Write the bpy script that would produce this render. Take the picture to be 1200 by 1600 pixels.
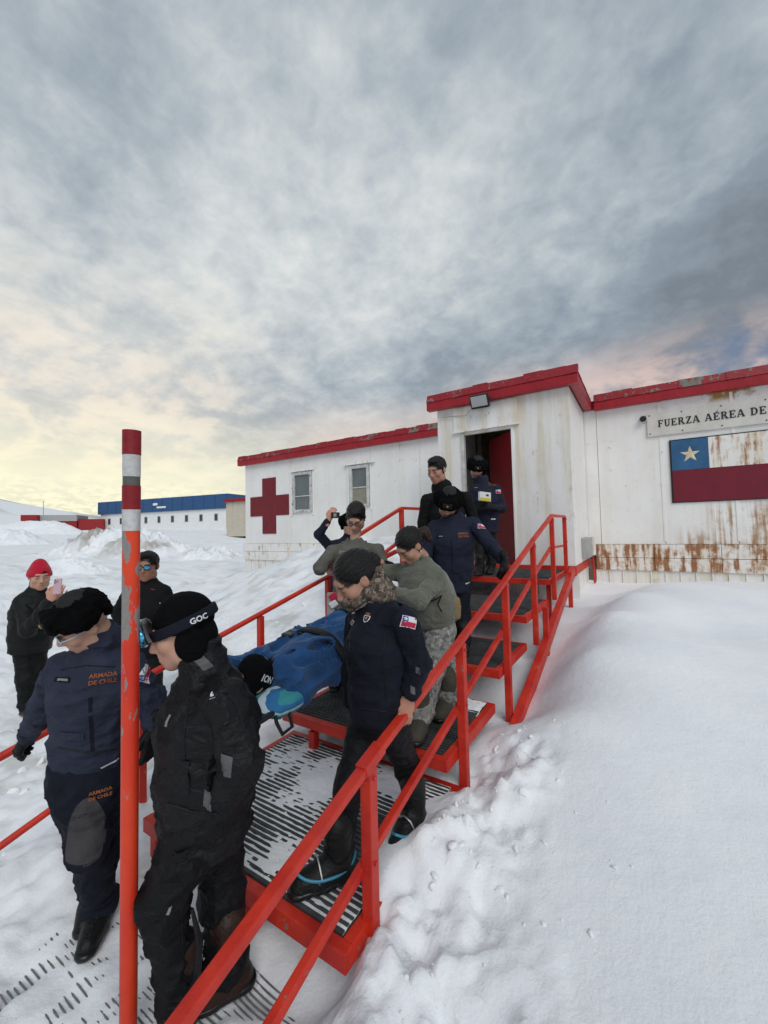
import bpy, bmesh, math, random
import numpy as np
from mathutils import Vector, Matrix
from mathutils.bvhtree import BVHTree
for o in list(bpy.data.objects): bpy.data.objects.remove(o)
SC = bpy.context.scene; COL = SC.collection
random.seed(7); RNG = np.random.default_rng(11)
rad = math.radians
# ------------------------------------------------------------------ camera
# x runs along the building's front wall, y into the building, z up; the lens is 1.8 m above the trodden ground
F, PITCH, ROLL, YAW, EYE = 638.88, rad(2.59), rad(-1.224), rad(32.47), 1.8
FW = np.array([-math.sin(YAW)*math.cos(PITCH), math.cos(YAW)*math.cos(PITCH), math.sin(PITCH)])
_r = np.array([math.cos(YAW), math.sin(YAW), 0.]); _u = np.cross(_r, FW)
RT = math.cos(ROLL)*_r + math.sin(ROLL)*_u; UP = -math.sin(ROLL)*_r + math.cos(ROLL)*_u
CAMP = np.array([0, 0, EYE])
def ray(x, y): return FW + RT*(x-600)/F - UP*(y-800)/F          # photo pixel -> direction
def pt(x, y, d): return CAMP + ray(x, y)*d                      # ... at depth d along the lens axis
def onp(x, y, ax, val):                                         # ... on a plane axis = val
    d = ray(x, y); return CAMP + d*(val-CAMP[ax])/d[ax]
def cdir(r, u, d): return RT*r + UP*u + FW*d
cd = bpy.data.cameras.new('camera'); cam = bpy.data.objects.new('camera', cd); COL.objects.link(cam)
cam.matrix_world = Matrix(((RT[0], UP[0], -FW[0], 0), (RT[1], UP[1], -FW[1], 0), (RT[2], UP[2], -FW[2], EYE), (0, 0, 0, 1)))
cd.sensor_fit = 'HORIZONTAL'; cd.sensor_width = 36; cd.lens = 36*F/1200; cd.clip_start = .05; cd.clip_end = 6000
SC.camera = cam
SC.view_settings.view_transform = 'Standard'; SC.view_settings.look = 'None'
SC.view_settings.exposure = 0.08; SC.view_settings.gamma = 1; SC.view_settings.use_curve_mapping = False
# ------------------------------------------------------------------ node helper
class NT:
    def __init__(s, tree):
        s.t = tree; tree.nodes.clear()
    def n(s, typ, ins=None, **kw):
        nd = s.t.nodes.new(typ)
        for k, v in kw.items(): setattr(nd, k, v)
        for k, v in (ins or {}).items():
            sk = nd.inputs[k]
            if isinstance(v, bpy.types.NodeSocket): s.t.links.new(v, sk)
            elif v is not None: sk.default_value = v
        return nd
    def m(s, op, a, b=None, c=None, clamp=False):
        nd = s.n('ShaderNodeMath', operation=op, use_clamp=clamp)
        for i, v in enumerate((a, b, c)):
            if v is None: continue
            if isinstance(v, bpy.types.NodeSocket): s.t.links.new(v, nd.inputs[i])
            else: nd.inputs[i].default_value = v
        return nd.outputs[0]
    def vm(s, op, a, b=None, out=0):
        nd = s.n('ShaderNodeVectorMath', operation=op)
        for i, v in enumerate((a, b)):
            if v is None: continue
            if isinstance(v, bpy.types.NodeSocket): s.t.links.new(v, nd.inputs[i])
            else: nd.inputs[i].default_value = v
        return nd.outputs[out]
    def noise(s, vec, scale, detail=4, rough=.55, dist=0, col=False):
        nd = s.n('ShaderNodeTexNoise', {'Vector': vec, 'Scale': scale, 'Detail': detail, 'Roughness': rough, 'Distortion': dist})
        return nd.outputs['Color' if col else 'Fac']
    def ss(s, v, a, b):       # smoothstep a..b
        nd = s.n('ShaderNodeMapRange', {'Value': v, 'From Min': a, 'From Max': b}, interpolation_type='SMOOTHSTEP')
        return nd.outputs[0]
    def mix(s, f, a, b, bt='MIX'):
        nd = s.n('ShaderNodeMix', data_type='RGBA', blend_type=bt)
        for i, v in ((0, f), (6, a), (7, b)):
            if isinstance(v, bpy.types.NodeSocket): s.t.links.new(v, nd.inputs[i])
            elif i == 0: nd.inputs[i].default_value = v
            else: nd.inputs[i].default_value = (*v[:3], 1)
        return nd.outputs[2]
    def scale(s, vec, sc): return s.vm('MULTIPLY', vec, sc)
# ------------------------------------------------------------------ sky and sun
w = bpy.data.worlds.new('World'); SC.world = w; w.use_nodes = True
SUN_DIR = np.array([.56, -.50, .66]); SUN_DIR = SUN_DIR/np.linalg.norm(SUN_DIR)      # brightest part of the overcast deck, behind the camera's right shoulder
sun_el = math.asin(SUN_DIR[2]); sun_az = math.atan2(SUN_DIR[0], SUN_DIR[1])
g = NT(w.node_tree)
dirv = g.n('ShaderNodeTexCoord').outputs['Generated']
dz = g.n('ShaderNodeSeparateXYZ', {0: dirv}).outputs[2]
sky = g.n('ShaderNodeTexSky', sky_type='NISHITA', sun_disc=False, sun_elevation=sun_el, sun_rotation=sun_az, altitude=20, dust_density=2.5, ozone_density=1.5)
clear = g.vm('MULTIPLY', sky.outputs[0], (.085, .085, .085))
den = g.m('MAXIMUM', g.m('ADD', dz, .32), .12)
cp = g.n('ShaderNodeVectorMath', {0: dirv}, operation='SCALE'); g.t.links.new(g.m('DIVIDE', 1., den), cp.inputs['Scale']); cp = cp.outputs[0]
cp = g.vm('MULTIPLY', cp, (1, 1, 0))
def lobe(px, py, a, b):
    d = ray(px, py); d = d/np.linalg.norm(d)
    return g.ss(g.vm('DOT_PRODUCT', dirv, tuple(d), out=1), math.cos(rad(a)), math.cos(rad(b)))
big = g.noise(cp, 1.3, 4, .5, .3)
mid = g.noise(g.vm('ADD', cp, (4.3, 1.7, 0)), 5.2, 6, .58, .25)
fine = g.noise(cp, 17., 6, .6, .25)
tone = g.m('ADD', g.m('ADD', .03, g.m('MULTIPLY', big, .38)), g.m('ADD', g.m('MULTIPLY', mid, .31), g.m('MULTIPLY', fine, .21)))
# the deck is thinner (brighter) towards the middle of the view, thicker over the building's right end
tone = g.m('ADD', tone, g.m('MULTIPLY', lobe(600, 430, 30, 2), .17))
tone = g.m('ADD', tone, g.m('MULTIPLY', lobe(40, 560, 26, 4), .13))
tone = g.m('ADD', tone, g.m('MULTIPLY', lobe(1240, 520, 20, 3), -.20))
tone = g.m('ADD', tone, g.m('MULTIPLY', lobe(760, 600, 17, 3), -.13))
ramp = g.n('ShaderNodeValToRGB', {0: tone}); cr = ramp.color_ramp
cr.elements[0].position = .30; cr.elements[0].color = (.19, .225, .265, 1)
cr.elements[1].position = .80; cr.elements[1].color = (.84, .83, .79, 1)
for p, c in ((.44, (.27, .325, .38)), (.55, (.405, .46, .505)), (.67, (.61, .65, .66))):
    e = cr.elements.new(p); e.color = (*c, 1)
cloud = ramp.outputs[0]
# low evening light warms the underside of the deck near the horizon
peach = g.m('MULTIPLY', g.m('MULTIPLY', lobe(-40, 560, 36, 8), g.ss(dz, .58, .22)), g.m('ADD', .35, g.m('MULTIPLY', .65, g.ss(mid, .40, .60))))
cloud = g.mix(g.m('MULTIPLY', peach, .7), cloud, (.97, .83, .66))
glow = g.m('MULTIPLY', lobe(-40, 740, 48, 8), g.ss(dz, .30, .06))
cloud = g.mix(g.m('MULTIPLY', glow, .95), cloud, (1.0, .95, .69))
peach2 = g.m('MULTIPLY', lobe(600, 690, 17, 3), g.ss(dz, .34, .20)); cloud = g.mix(g.m('MULTIPLY', peach2, .55), cloud, (.88, .70, .58))
pink = g.m('MULTIPLY', g.ss(dz, .40, .27), g.m('MULTIPLY', lobe(980, 640, 28, 8), g.m('ADD', .35, g.m('MULTIPLY', .65, g.ss(mid, .40, .60)))))
cloud = g.mix(g.m('MULTIPLY', pink, .72), cloud, (.82, .61, .54))
cover = g.ss(g.m('ADD', tone, g.m('MULTIPLY', dz, .25)), .22, .40)
gap = g.m('MULTIPLY', g.ss(dz, .16, .02), g.ss(fine, .42, .6))
cover = g.m('SUBTRACT', cover, g.m('MULTIPLY', gap, .35), clamp=True)
col = g.mix(cover, clear, cloud)
bg = g.n('ShaderNodeBackground', {'Color': col, 'Strength': 1.0})
g.n('ShaderNodeOutputWorld', {'Surface': bg.outputs[0]})
sd = bpy.data.lights.new('sun', 'SUN'); sd.energy = 1.5; sd.angle = rad(40); sd.color = (1, .985, .965)
so = bpy.data.objects.new('sun', sd); COL.objects.link(so)
so.rotation_euler = Vector(SUN_DIR).to_track_quat('Z', 'Y').to_euler()
# ------------------------------------------------------------------ materials
M = {}
def material(name, base, rough=.6, metal=0., bump=0., bscale=60., var=.0, vscale=6., sheen=0., spec=.4, build=None, coat=0.):
    m = bpy.data.materials.new(name); m.use_nodes = True; g = NT(m.node_tree)
    pos = g.n('ShaderNodeTexCoord').outputs['Object']
    c = None
    if build: c, r, b = build(g, pos)
    else:
        c = base; r = rough; b = None
        if var:
            nz = g.noise(pos, vscale, 5, .6)
            c = g.mix(g.ss(nz, .3, .7), tuple(x*(1-var) for x in base), tuple(min(1, x*(1+var)) for x in base))
    if b is None and bump: b = g.noise(pos, bscale, 3, .6)
    ins = {'Roughness': r, 'Metallic': metal, 'Specular IOR Level': spec}
    p = g.n('ShaderNodeBsdfPrincipled', ins)
    if isinstance(c, bpy.types.NodeSocket): g.t.links.new(c, p.inputs['Base Color'])
    else: p.inputs['Base Color'].default_value = (*c[:3], 1)
    if sheen: p.inputs['Sheen Weight'].default_value = sheen; p.inputs['Sheen Roughness'].default_value = .5
    if coat: p.inputs['Coat Weight'].default_value = coat
    if b is not None and bump:
        bn = g.n('ShaderNodeBump', {'Height': b, 'Strength': bump, 'Distance': .01}); g.t.links.new(bn.outputs[0], p.inputs['Normal'])
    g.n('ShaderNodeOutputMaterial', {'Surface': p.outputs[0]})
    M[name] = m; return m
# ------------------------------------------------------------------ scene helpers
def link(o, parent=None, m=None):
    COL.objects.link(o)
    if parent is not None: o.parent = parent
    if m is not None: o.data.materials.append(M[m] if isinstance(m, str) else m)
    return o
def tag(o, label=None, cat=None, group=None, kind=None):
    if label: o['label'] = label
    if cat: o['category'] = cat
    if group: o['group'] = group
    if kind: o['kind'] = kind
    return o
def empty(name, loc=(0, 0, 0)):
    o = bpy.data.objects.new(name, None); o.location = loc; o.empty_display_size = .1; COL.objects.link(o); return o
def meshobj(name, V, Fc, m=None, parent=None, smooth=False, cols=None):
    me = bpy.data.meshes.new(name)
    V = np.asarray(V, float)
    if parent is not None: V = V - np.array(world_loc(parent))
    me.from_pydata(V.tolist(), [], Fc.tolist() if isinstance(Fc, np.ndarray) else Fc)
    if smooth: me.polygons.foreach_set('use_smooth', np.ones(len(me.polygons), bool))
    if cols is not None:
        a = me.color_attributes.new('Col', 'FLOAT_COLOR', 'POINT')
        c4 = np.ones((len(V), 4)); c4[:, :3] = cols; a.data.foreach_set('color', c4.ravel())
    o = bpy.data.objects.new(name, me); return link(o, parent, m)
def world_loc(o):
    l = Vector((0, 0, 0))
    while o is not None: l += o.location; o = o.parent
    return l
class MB:                       # collects simple shapes into ONE mesh
    def __init__(s): s.V = []; s.F = []
    def add(s, V, Fc):
        k = len(s.V); s.V += [tuple(v) for v in V]; s.F += [tuple(i+k for i in f) for f in Fc]; return s
    def box(s, a, b, bev=0.):
        x0, y0, z0 = a; x1, y1, z1 = b
        if not bev:
            return s.add([(x0,y0,z0),(x1,y0,z0),(x1,y1,z0),(x0,y1,z0),(x0,y0,z1),(x1,y0,z1),(x1,y1,z1),(x0,y1,z1)],
                     [(0,3,2,1),(4,5,6,7),(0,1,5,4),(1,2,6,5),(2,3,7,6),(3,0,4,7)])
        bm = bmesh.new(); bmesh.ops.create_cube(bm, size=1)
        for v in bm.verts: v.co = Vector(((x0+x1)/2+v.co.x*(x1-x0), (y0+y1)/2+v.co.y*(y1-y0), (z0+z1)/2+v.co.z*(z1-z0)))
        bmesh.ops.bevel(bm, geom=bm.edges[:], offset=bev, segments=2, affect='EDGES', profile=.6)
        bm.verts.index_update(); V = [tuple(v.co) for v in bm.verts]; Fc = [tuple(v.index for v in f.verts) for f in bm.faces]; bm.free()
        return s.add(V, Fc)
    def bar(s, a, b, w, h, up=(0, 0, 1), bev=.006):          # rectangular bar from a to b
        a = Vector(a); b = Vector(b); d = (b-a); L = d.length; d.normalize()
        x = d.cross(Vector(up)).normalized(); y = x.cross(d).normalized()
        k = len(s.V); s.box((-w/2, 0, -h/2), (w/2, L, h/2), bev)
        for i in range(k, len(s.V)):
            v = s.V[i]; s.V[i] = tuple(a + x*v[0] + d*v[1] + y*v[2])
        return s
    def tube(s, pts, r, n=10, caps=True):
        P = [Vector(p) for p in pts]; R_ = r if isinstance(r, (list, tuple)) else [r]*len(P)
        k0 = len(s.V); prev = None
        for i, p in enumerate(P):
            d = ((P[min(i+1, len(P)-1)]-P[max(i-1, 0)])).normalized()
            x = d.orthogonal().normalized() if prev is None else (prev - d*prev.dot(d)).normalized()
            prev = x; y = d.cross(x)
            for j in range(n):
                a = 2*math.pi*j/n; s.V.append(tuple(p + (x*math.cos(a)+y*math.sin(a))*R_[i]))
        for i in range(len(P)-1):
            for j in range(n):
                j2 = (j+1) % n; s.F.append((k0+i*n+j, k0+i*n+j2, k0+(i+1)*n+j2, k0+(i+1)*n+j))
        if caps:
            s.F.append(tuple(k0+j for j in reversed(range(n)))); s.F.append(tuple(k0+(len(P)-1)*n+j for j in range(n)))
        return s
    def prism(s, poly, y0, y1):       # polygon in (x,z) extruded along y
        n = len(poly); V = [(x, y0, z) for x, z in poly]+[(x, y1, z) for x, z in poly]
        return s.add(V, [tuple(range(n)), tuple(range(2*n-1, n-1, -1))]+[(i, i+n, (i+1) % n+n, (i+1) % n) for i in range(n)])
    def build(s, name, m=None, parent=None, smooth=False, kind=None):
        o = meshobj(name, s.V, s.F, m, parent, smooth)
        if smooth: auto_smooth(o)
        if kind: o['kind'] = kind
        return o
def auto_smooth(o, ang=40):
    me = o.data; bm = bmesh.new(); bm.from_mesh(me); bmesh.ops.recalc_face_normals(bm, faces=bm.faces)
    for e in bm.edges: e.smooth = not (len(e.link_faces) == 2 and e.calc_face_angle(0) > rad(ang))
    bm.to_mesh(me); bm.free()
# value noise on arrays
_lat = RNG.random((64, 64, 64)).astype(np.float32)
def vnoise(P):
    P = np.asarray(P, np.float32); i = np.floor(P).astype(int); f = P-i; f = f*f*(3-2*f)
    i0 = i & 63; i1 = (i+1) & 63; x0, y0, z0 = i0.T; x1, y1, z1 = i1.T; fx, fy, fz = f.T; L = _lat
    a = L[x0,y0,z0]*(1-fx)+L[x1,y0,z0]*fx; b = L[x0,y1,z0]*(1-fx)+L[x1,y1,z0]*fx
    c = L[x0,y0,z1]*(1-fx)+L[x1,y0,z1]*fx; d = L[x0,y1,z1]*(1-fx)+L[x1,y1,z1]*fx
    return (a*(1-fy)+b*fy)*(1-fz)+(c*(1-fy)+d*fy)*fz
def fbm(P, octv=4, gain=.5):
    P = np.asarray(P, np.float32); s = 0; a = 1; t = 0
    for k in range(octv): s = s+a*(vnoise(P*2**k+17.3*k)-.5); t += a; a *= gain
    return s/t*2
def sstep(x, a, b):
    t = np.clip((x-a)/(b-a), 0, 1); return t*t*(3-2*t)
# ------------------------------------------------------------------ surface materials
def _snow(g, pos):
    col = g.n('ShaderNodeVertexColor', layer_name='Col').outputs[0]
    n1 = g.noise(pos, 1.3, 5, .6); n2 = g.noise(pos, 9, 6, .65); n3 = g.noise(pos, 70, 4, .7)
    c = g.mix(g.ss(n1, .3, .7), (.80, .825, .86), (.875, .885, .90))
    c = g.mix(g.m('MULTIPLY', g.ss(n2, .55, .8), .12), c, (.66, .66, .66))
    c = g.mix(1., c, col, 'MULTIPLY')
    b = g.m('ADD', g.m('MULTIPLY', n2, .9), g.m('MULTIPLY', n3, .28))
    return c, .75, b
m = material('snow', (.85, .86, .88), bump=.55, spec=.25, build=_snow)
for nd in m.node_tree.nodes:
    if nd.type == 'BSDF_PRINCIPLED':
        nd.inputs['Subsurface Weight'].default_value = .25; nd.inputs['Subsurface Radius'].default_value = (.03, .035, .045); nd.inputs['Subsurface Scale'].default_value = .5
    if nd.type == 'BUMP': nd.inputs['Distance'].default_value = .022
def _red(g, pos):
    n1 = g.noise(pos, 5, 5, .6); n2 = g.noise(pos, 38, 5, .65); n3 = g.noise(pos, 130, 2, .5)
    c = g.mix(g.ss(n1, .3, .7), (.44, .014, .008), (.63, .036, .014))
    c = g.mix(g.m('MULTIPLY', g.ss(n2, .62, .7), .55), c, (.34, .018, .012))
    c = g.mix(g.ss(g.m('ADD', g.m('MULTIPLY', n1, .5), g.m('MULTIPLY', n2, .5)), .615, .635), c, (.22, .17, .15))
    return c, g.m('ADD', .36, g.m('MULTIPLY', n2, .25)), g.m('ADD', n2, g.m('MULTIPLY', n3, .3))
material('red_steel', None, bump=.22, build=_red, spec=.45)
def _pole(g, pos):
    z = g.n('ShaderNodeSeparateXYZ', {0: pos}).outputs[2]
    sp = g.scale(pos, (1.3, 1.3, .42))
    n1 = g.noise(sp, 22, 5, .62); n0 = g.noise(g.scale(pos, (1, 1, .5)), 6.5, 3, .5); n2 = g.noise(pos, 60, 4, .6)
    c = g.mix(g.ss(n0, .3, .7), (.60, .028, .010), (.70, .055, .014))
    lim = g.m('SUBTRACT', .615, g.m('MULTIPLY', g.m('MULTIPLY', g.ss(z, .9, 1.25), g.ss(z, 1.9, 1.55)), .10))
    w = g.m('ADD', g.m('MULTIPLY', n1, .55), g.m('MULTIPLY', n0, .45))
    c = g.mix(g.m('GREATER_THAN', w, lim), c, g.mix(n2, (.17, .16, .15), (.30, .28, .26)))
    return c, .42, g.m('ADD', n1, g.m('MULTIPLY', n2, .4))
material('pole_paint', None, bump=.22, build=_pole)
for nm, cc in (('band_red', (.22, .005, .011)), ('band_white', (.52, .51, .50)), ('band_grey', (.10, .095, .09))):
    material(nm, cc, .5, bump=.2, bscale=60, var=.16, vscale=40)
def _wall(rust, cream, streak):
    def f(g, pos):
        st = g.scale(pos, (3.4, 3.4, .30)); n0 = g.noise(pos, .9, 4, .5); n1 = g.noise(st, 1.6, 6, .65); n2 = g.noise(pos, 7, 6, .68); n3 = g.noise(pos, 45, 4, .6)
        c = g.mix(g.ss(n0, .3, .7), (.79, .77, .745), (.86, .845, .825))
        c = g.mix(g.m('MULTIPLY', g.ss(n1, .38, .70), cream), c, (.66, .575, .42))
        c = g.mix(g.m('MULTIPLY', g.ss(n2, .52, .72), .22), c, (.50, .48, .45))
        nr = g.noise(g.scale(pos, (8, 8, .9)), 1.6, 6, .65); rs = g.m('ADD', g.m('MULTIPLY', nr, .62), g.m('MULTIPLY', n2, .38))
        c = g.mix(g.m('MULTIPLY', g.ss(rs, rust-.02, rust+.13), streak), c, g.mix(g.ss(rs, rust+.02, rust+.12), (.52, .29, .09), g.mix(n3, (.36, .13, .022), (.20, .065, .012))))
        c = g.mix(g.ss(g.m('ADD', n2, g.m('MULTIPLY', n3, .35)), .87, .9), c, (.20, .13, .09))
        return c, .5, g.m('ADD', g.m('MULTIPLY', n2, .5), g.m('MULTIPLY', n3, .3))
    return f
material('wall_white', None, bump=.12, build=_wall(.60, .18, .45))
material('wall_cream', None, bump=.12, build=_wall(.585, .85, .6))
material('wall_rust', None, bump=.16, build=_wall(.43, .5, .95))
def _wall_right(g, pos):
    c, r, b = _wall(.60, .2, .5)(g, pos); p = g.n('ShaderNodeSeparateXYZ', {0: pos}); x, z = p.outputs[0], p.outputs[2]     # metres from the building's own origin
    st = g.scale(pos, (13, 13, .55)); n1 = g.noise(st, 1.3, 6, .6); n2 = g.noise(pos, 8, 6, .7); n4 = g.noise(g.scale(pos, (2.2, 2.2, 2.2)), 1., 3)
    # long runs of rust from the flag panel's lower edge and from the joint below it
    m1 = g.m('MULTIPLY', g.ss(x, 4.75, 5.15), g.ss(z, 1.28, .95)); m2 = g.m('MULTIPLY', g.m('MULTIPLY', g.ss(x, 4.35, 4.7), g.ss(z, .82, .5)), .85)
    k = g.m('MAXIMUM', m1, m2); f = g.m('MULTIPLY', k, g.ss(g.m('ADD', g.m('MULTIPLY', n1, .72), g.m('MULTIPLY', n2, .28)), .42, .60))
    c = g.mix(g.m('MULTIPLY', f, .9), c, g.mix(n2, (.50, .27, .07), (.22, .075, .012)))
    m3 = g.m('MULTIPLY', g.ss(z, 2.78, 2.93), g.ss(x, 4.0, 4.8)); c = g.mix(g.m('MULTIPLY', m3, g.ss(g.m('ADD', n4, g.m('MULTIPLY', n2, .4)), .62, .78)), c, (.36, .20, .05))
    return c, r, b
material('wall_right', None, bump=.12, build=_wall_right)
material('wall_rusty_edge', None, bump=.16, build=_wall(.535, .4, .9))
def _fascia(g, pos):
    n1 = g.noise(g.scale(pos, (3, 3, 1)), 2.2, 6, .65); n2 = g.noise(pos, 16, 5, .65)
    c = g.mix(g.ss(n1, .3, .7), (.28, .007, .015), (.37, .012, .020))
    c = g.mix(g.ss(n2, .6, .75), c, (.22, .010, .012))
    return c, .45, n2
material('fascia_red', None, bump=.2, build=_fascia)
def _cap(g, pos):
    n1 = g.noise(g.scale(pos, (2, 2, 1)), 1.7, 6, .7); n2 = g.noise(pos, 14, 5, .65)
    c = g.mix(g.ss(n2, .35, .65), (.31, .012, .022), (.22, .008, .014))
    w = g.m('ADD', g.m('MULTIPLY', n1, .7), g.m('MULTIPLY', n2, .3))
    c = g.mix(g.ss(w, .535, .555), c, g.mix(n2, (.08, .065, .05), (.26, .24, .20)))
    return c, .5, g.m('ADD', n1, n2)
material('cap_red', None, bump=.4, build=_cap)
material('seam_dark', (.16, .13, .11), .8, var=.4)
material('cross_red', (.165, .008, .014), .5, bump=.08, var=.14, vscale=5)
def _glass(g, pos):
    n = g.noise(pos, 3, 2, .5); return g.mix(n, (.10, .115, .115), (.17, .19, .185)), .12, None
material('glass', None, build=_glass, spec=.6)
material('blind', (.27, .25, .20), .8, var=.1)
material('alu_frame', (.55, .54, .52), .5, bump=.1, var=.15)
material('door_red', (.19, .004, .009), .4, bump=.05, var=.12)
material('rubber_mat', (.052, .056, .058), .75, bump=.35, bscale=140, var=.35, vscale=9, spec=.3)
material('black_metal', (.018, .018, .020), .45)
material('lamp_glass', (.45, .46, .46), .15, spec=.7)
material('sign_board', (.60, .57, .52), .55, bump=.08, var=.1, vscale=3)
material('black_paint', (.012, .012, .013), .5)
material('flag_blue', (.025, .105, .225), .55, var=.2, vscale=4)
material('flag_red', (.16, .006, .020), .55, var=.1, vscale=4)
material('flag_white', None, bump=.1, build=_wall(.49, .6, .85))
material('star_paint', (.66, .55, .38), .55, var=.2, vscale=10)
material('far_blue', (.025, .085, .21), .5, var=.15)
material('far_white', (.80, .80, .78), .6, var=.08)
material('far_beige', (.55, .50, .40), .6, var=.08)
material('far_red', (.28, .012, .016), .55, var=.15)
material('far_window', (.05, .055, .06), .2)
material('far_grey', (.36, .36, .35), .6, var=.1)
material('interior', (.36, .32, .24), .8, var=.1)
material('concrete', (.32, .31, .29), .8, bump=.2, var=.2)
# ------------------------------------------------------------------ snow ground
ZP = dict(low=0., mat=.23, t4=.445, t3=.655, t2=.91, p=1.13)
CP = np.array([(-1.5,.8,0),(-2.1,.8,0),(-1.2,.45,.02),(-2.6,.5,-.02),(-1.7,1.6,.06),(-1.7,2.7,.20),(-1.7,3.7,.36),(-1.7,4.7,.60),(-2,6.2,.75),
  (-2.95,1.5,.10),(-2.95,3,.36),(-3,4.5,.75),(-3.3,6,1.0),(-1.03,1.30,.07),(-.93,1.46,.27),(-.93,1.7,.31),(-.86,1.12,.17),(-.93,2.1,.31),(-.84,1.55,.24),(-.85,1.9,.33),(-.84,2.2,.33),(-.98,2.43,.24),(-.88,2.9,.38),(-.9,3.43,.24),(-.9,3.95,.32),(-.9,4.58,.44),(-.88,6.2,.66),(-.8,7.4,.70),
  (-.82,8.74,.75),(.45,8.74,.77),(1.6,8.74,.87),(4,8.74,1.0),(-.62,1.2,.17),(-.55,2,.32),(-.45,3,.54),(-.48,3.9,.70),(-.36,4.8,.90),(-.2,5.8,.97),(.1,7,.97),(.6,7.9,.92),(-.72,4.9,.60),(-.66,5.7,.66),(-.55,6.6,.68),(-.5,7.6,.68),
  (.5,2,.36),(.5,3,.50),(.5,5,.76),(1.5,3,.56),(1.5,6,.86),(3,1,.42),(3,4,.7),(0,0,.2),(1,0,.26),(0,1,.24),(-.7,.4,.06),(0,-2,.15),(-2,-1.5,-.05),(5,0,.4),(6,6,.9),
  (-4,1,-.04),(-5.5,1.5,-.1),(-7,3,-.12),(-4,3,.28),(-3.7,3.6,.55),(-4,5,.95),(-4.5,7,1.4),(-5.5,8.74,1.68),(-7.7,8.74,1.44),(-8.2,8.74,1.26),(-9.5,8.74,1.0),
  (-10.9,8.74,.84),(-12.5,9,.45),(-6,6,1.0),(-7.4,7,1.05),(-6.1,4,.25),(-8,5,.12),(-9.6,7,.42),(-10,4,-.1),(-14,9,.15),(-12,5,-.08),(-10,1,-.15),(-6,-2,-.1),(-16,6,-.05),(-14,0,-.1),
  (-4,10,1.2),(0,11,1.),(5,11,1.),(-12,12,.3)])
_d = np.sqrt(((CP[:, None, :2]-CP[None, :, :2])**2).sum(-1)+.02)
_A = np.zeros((len(CP)+3,)*2); _A[:-3, :-3] = -_d; _A[:-3, -3] = 1; _A[:-3, -2:] = CP[:, :2]; _A[-3, :-3] = 1; _A[-2:, :-3] = CP[:, :2].T
_wt = np.linalg.solve(_A, np.r_[CP[:, 2], 0, 0, 0])
def near_z(x, y):
    z = _wt[-3]+_wt[-2]*x+_wt[-1]*y
    for k, (a, b, _) in enumerate(CP): z = z - _wt[k]*np.sqrt((x-a)**2+(y-b)**2+.02)
    return z
RIDGE = [(-30, 1.), (0, 62), (30, 60), (45, 30)]
def far_z(x, y):
    r = np.hypot(x, y)
    z = -.1+.040*np.clip(r-9, 0, 70)+.012*np.clip(r-79, 0, 400)
    az = np.degrees(np.arctan2(-x, y))            # angle left of the wall normal
    h = np.interp(az, [-180, -60, -20, 20, 56, 62, 66, 70, 74, 78, 100, 140, 180], [18, 14, 10, 12, 15, 17, 19, 24, 33, 44, 60, 40, 18])
    q = np.stack([x/190, y/190, x*0], -1)
    z = z + sstep(r, 210, 520)*(h-6)*(1+.45*fbm(q, 5))+sstep(r, 60, 300)*1.2*fbm(q*6, 4)
    return z
def ground_z(x, y, detail=True):
    x = np.asarray(x, float); y = np.asarray(y, float)
    r = np.hypot(x, y); t = sstep(r, 11, 17)
    z = near_z(np.clip(x, -18, 8), np.clip(y, -6, 12))*(1-t)+far_z(x, y)*t
    if detail:
        o = np.zeros_like(x); P = lambda s, w=0: np.stack([x/s, y/s, o+w], -1)
        left = sstep(-x, 1.0, 3.2)
        z = z + .012*fbm(P(.7), 3)+left*(.12*fbm(P(.42, 3), 5, .66)-.13*np.abs(fbm(P(.6, 6), 5, .62)))*sstep(40-r, 0, 30)*(1+.8*sstep(r, 6, 16))+left*.35*fbm(P(6, 9), 4)*sstep(r, 8, 22)
        # trodden path, broken snow thrown up beside the lower railing
        trod = sstep(-x, .95, 1.3)*sstep(3.4+x, 0, .6)*sstep(1.9-y, 0, .5)*sstep(y, -1, .2)
        z = z + trod*(.05*fbm(P(.17, 5), 4, .6)-.05*np.abs(fbm(P(.3, 15), 3)))
        edge = np.minimum(sstep(x, -1.05, -.9), 1)*sstep(.12-(x+.62*0) - .42*(y-1.1)*0 - .55*(y-.9), -.15, .55)*sstep(y, .1, .5)
        edge = np.maximum(edge, sstep(x, -1.08, -.93)*sstep(-.52-x, -.12, .12)*sstep(y, .8, 1.1)*sstep(3.0-y, 0, .4))
        n = fbm(P(.12, 8), 5, .65); rid = np.abs(fbm(P(.16, 2), 4, .6))
        bq = fbm(P(.30, 12), 3, .5)*3+1.5; blk = (np.floor(bq)+sstep(bq-np.floor(bq), .75, 1))/3
        z = z + edge*(.075*n-.10*rid+.10*(blk-.45)+.035-.035*np.abs(fbm(P(.055, 21), 3, .6)))
        # wind ripples on the smooth bank, lip where the drift was scooped out along the stringer
        z = z + sstep(x, -.6, .2)*.02*fbm(np.stack([x/1.6, y/.5, o+4], -1), 3)
    return z
def axis(lo, hi, st, a, b):
    mid = list(np.arange(lo, hi+1e-6, st)); L = []; Rr = []
    s = st; p = lo
    while p > a:
        s = min(s*1.028, .03+.024*(lo-p)+s) if lo-p < 34 else s*1.12
        p -= s; L.append(p)
    s = st; p = hi
    while p < b:
        s = s*1.03 if p-hi < 30 else s*1.14
        p += s; Rr.append(p)
    return np.array(L[::-1]+mid+Rr)
ax_x = axis(-3.4, 1.4, .026, -3000, 3000); ax_y = axis(.3, 4.2, .026, -3000, 3000)
GX, GY = np.meshgrid(ax_x, ax_y, indexing='ij'); GZ = ground_z(GX.ravel(), GY.ravel())
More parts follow.
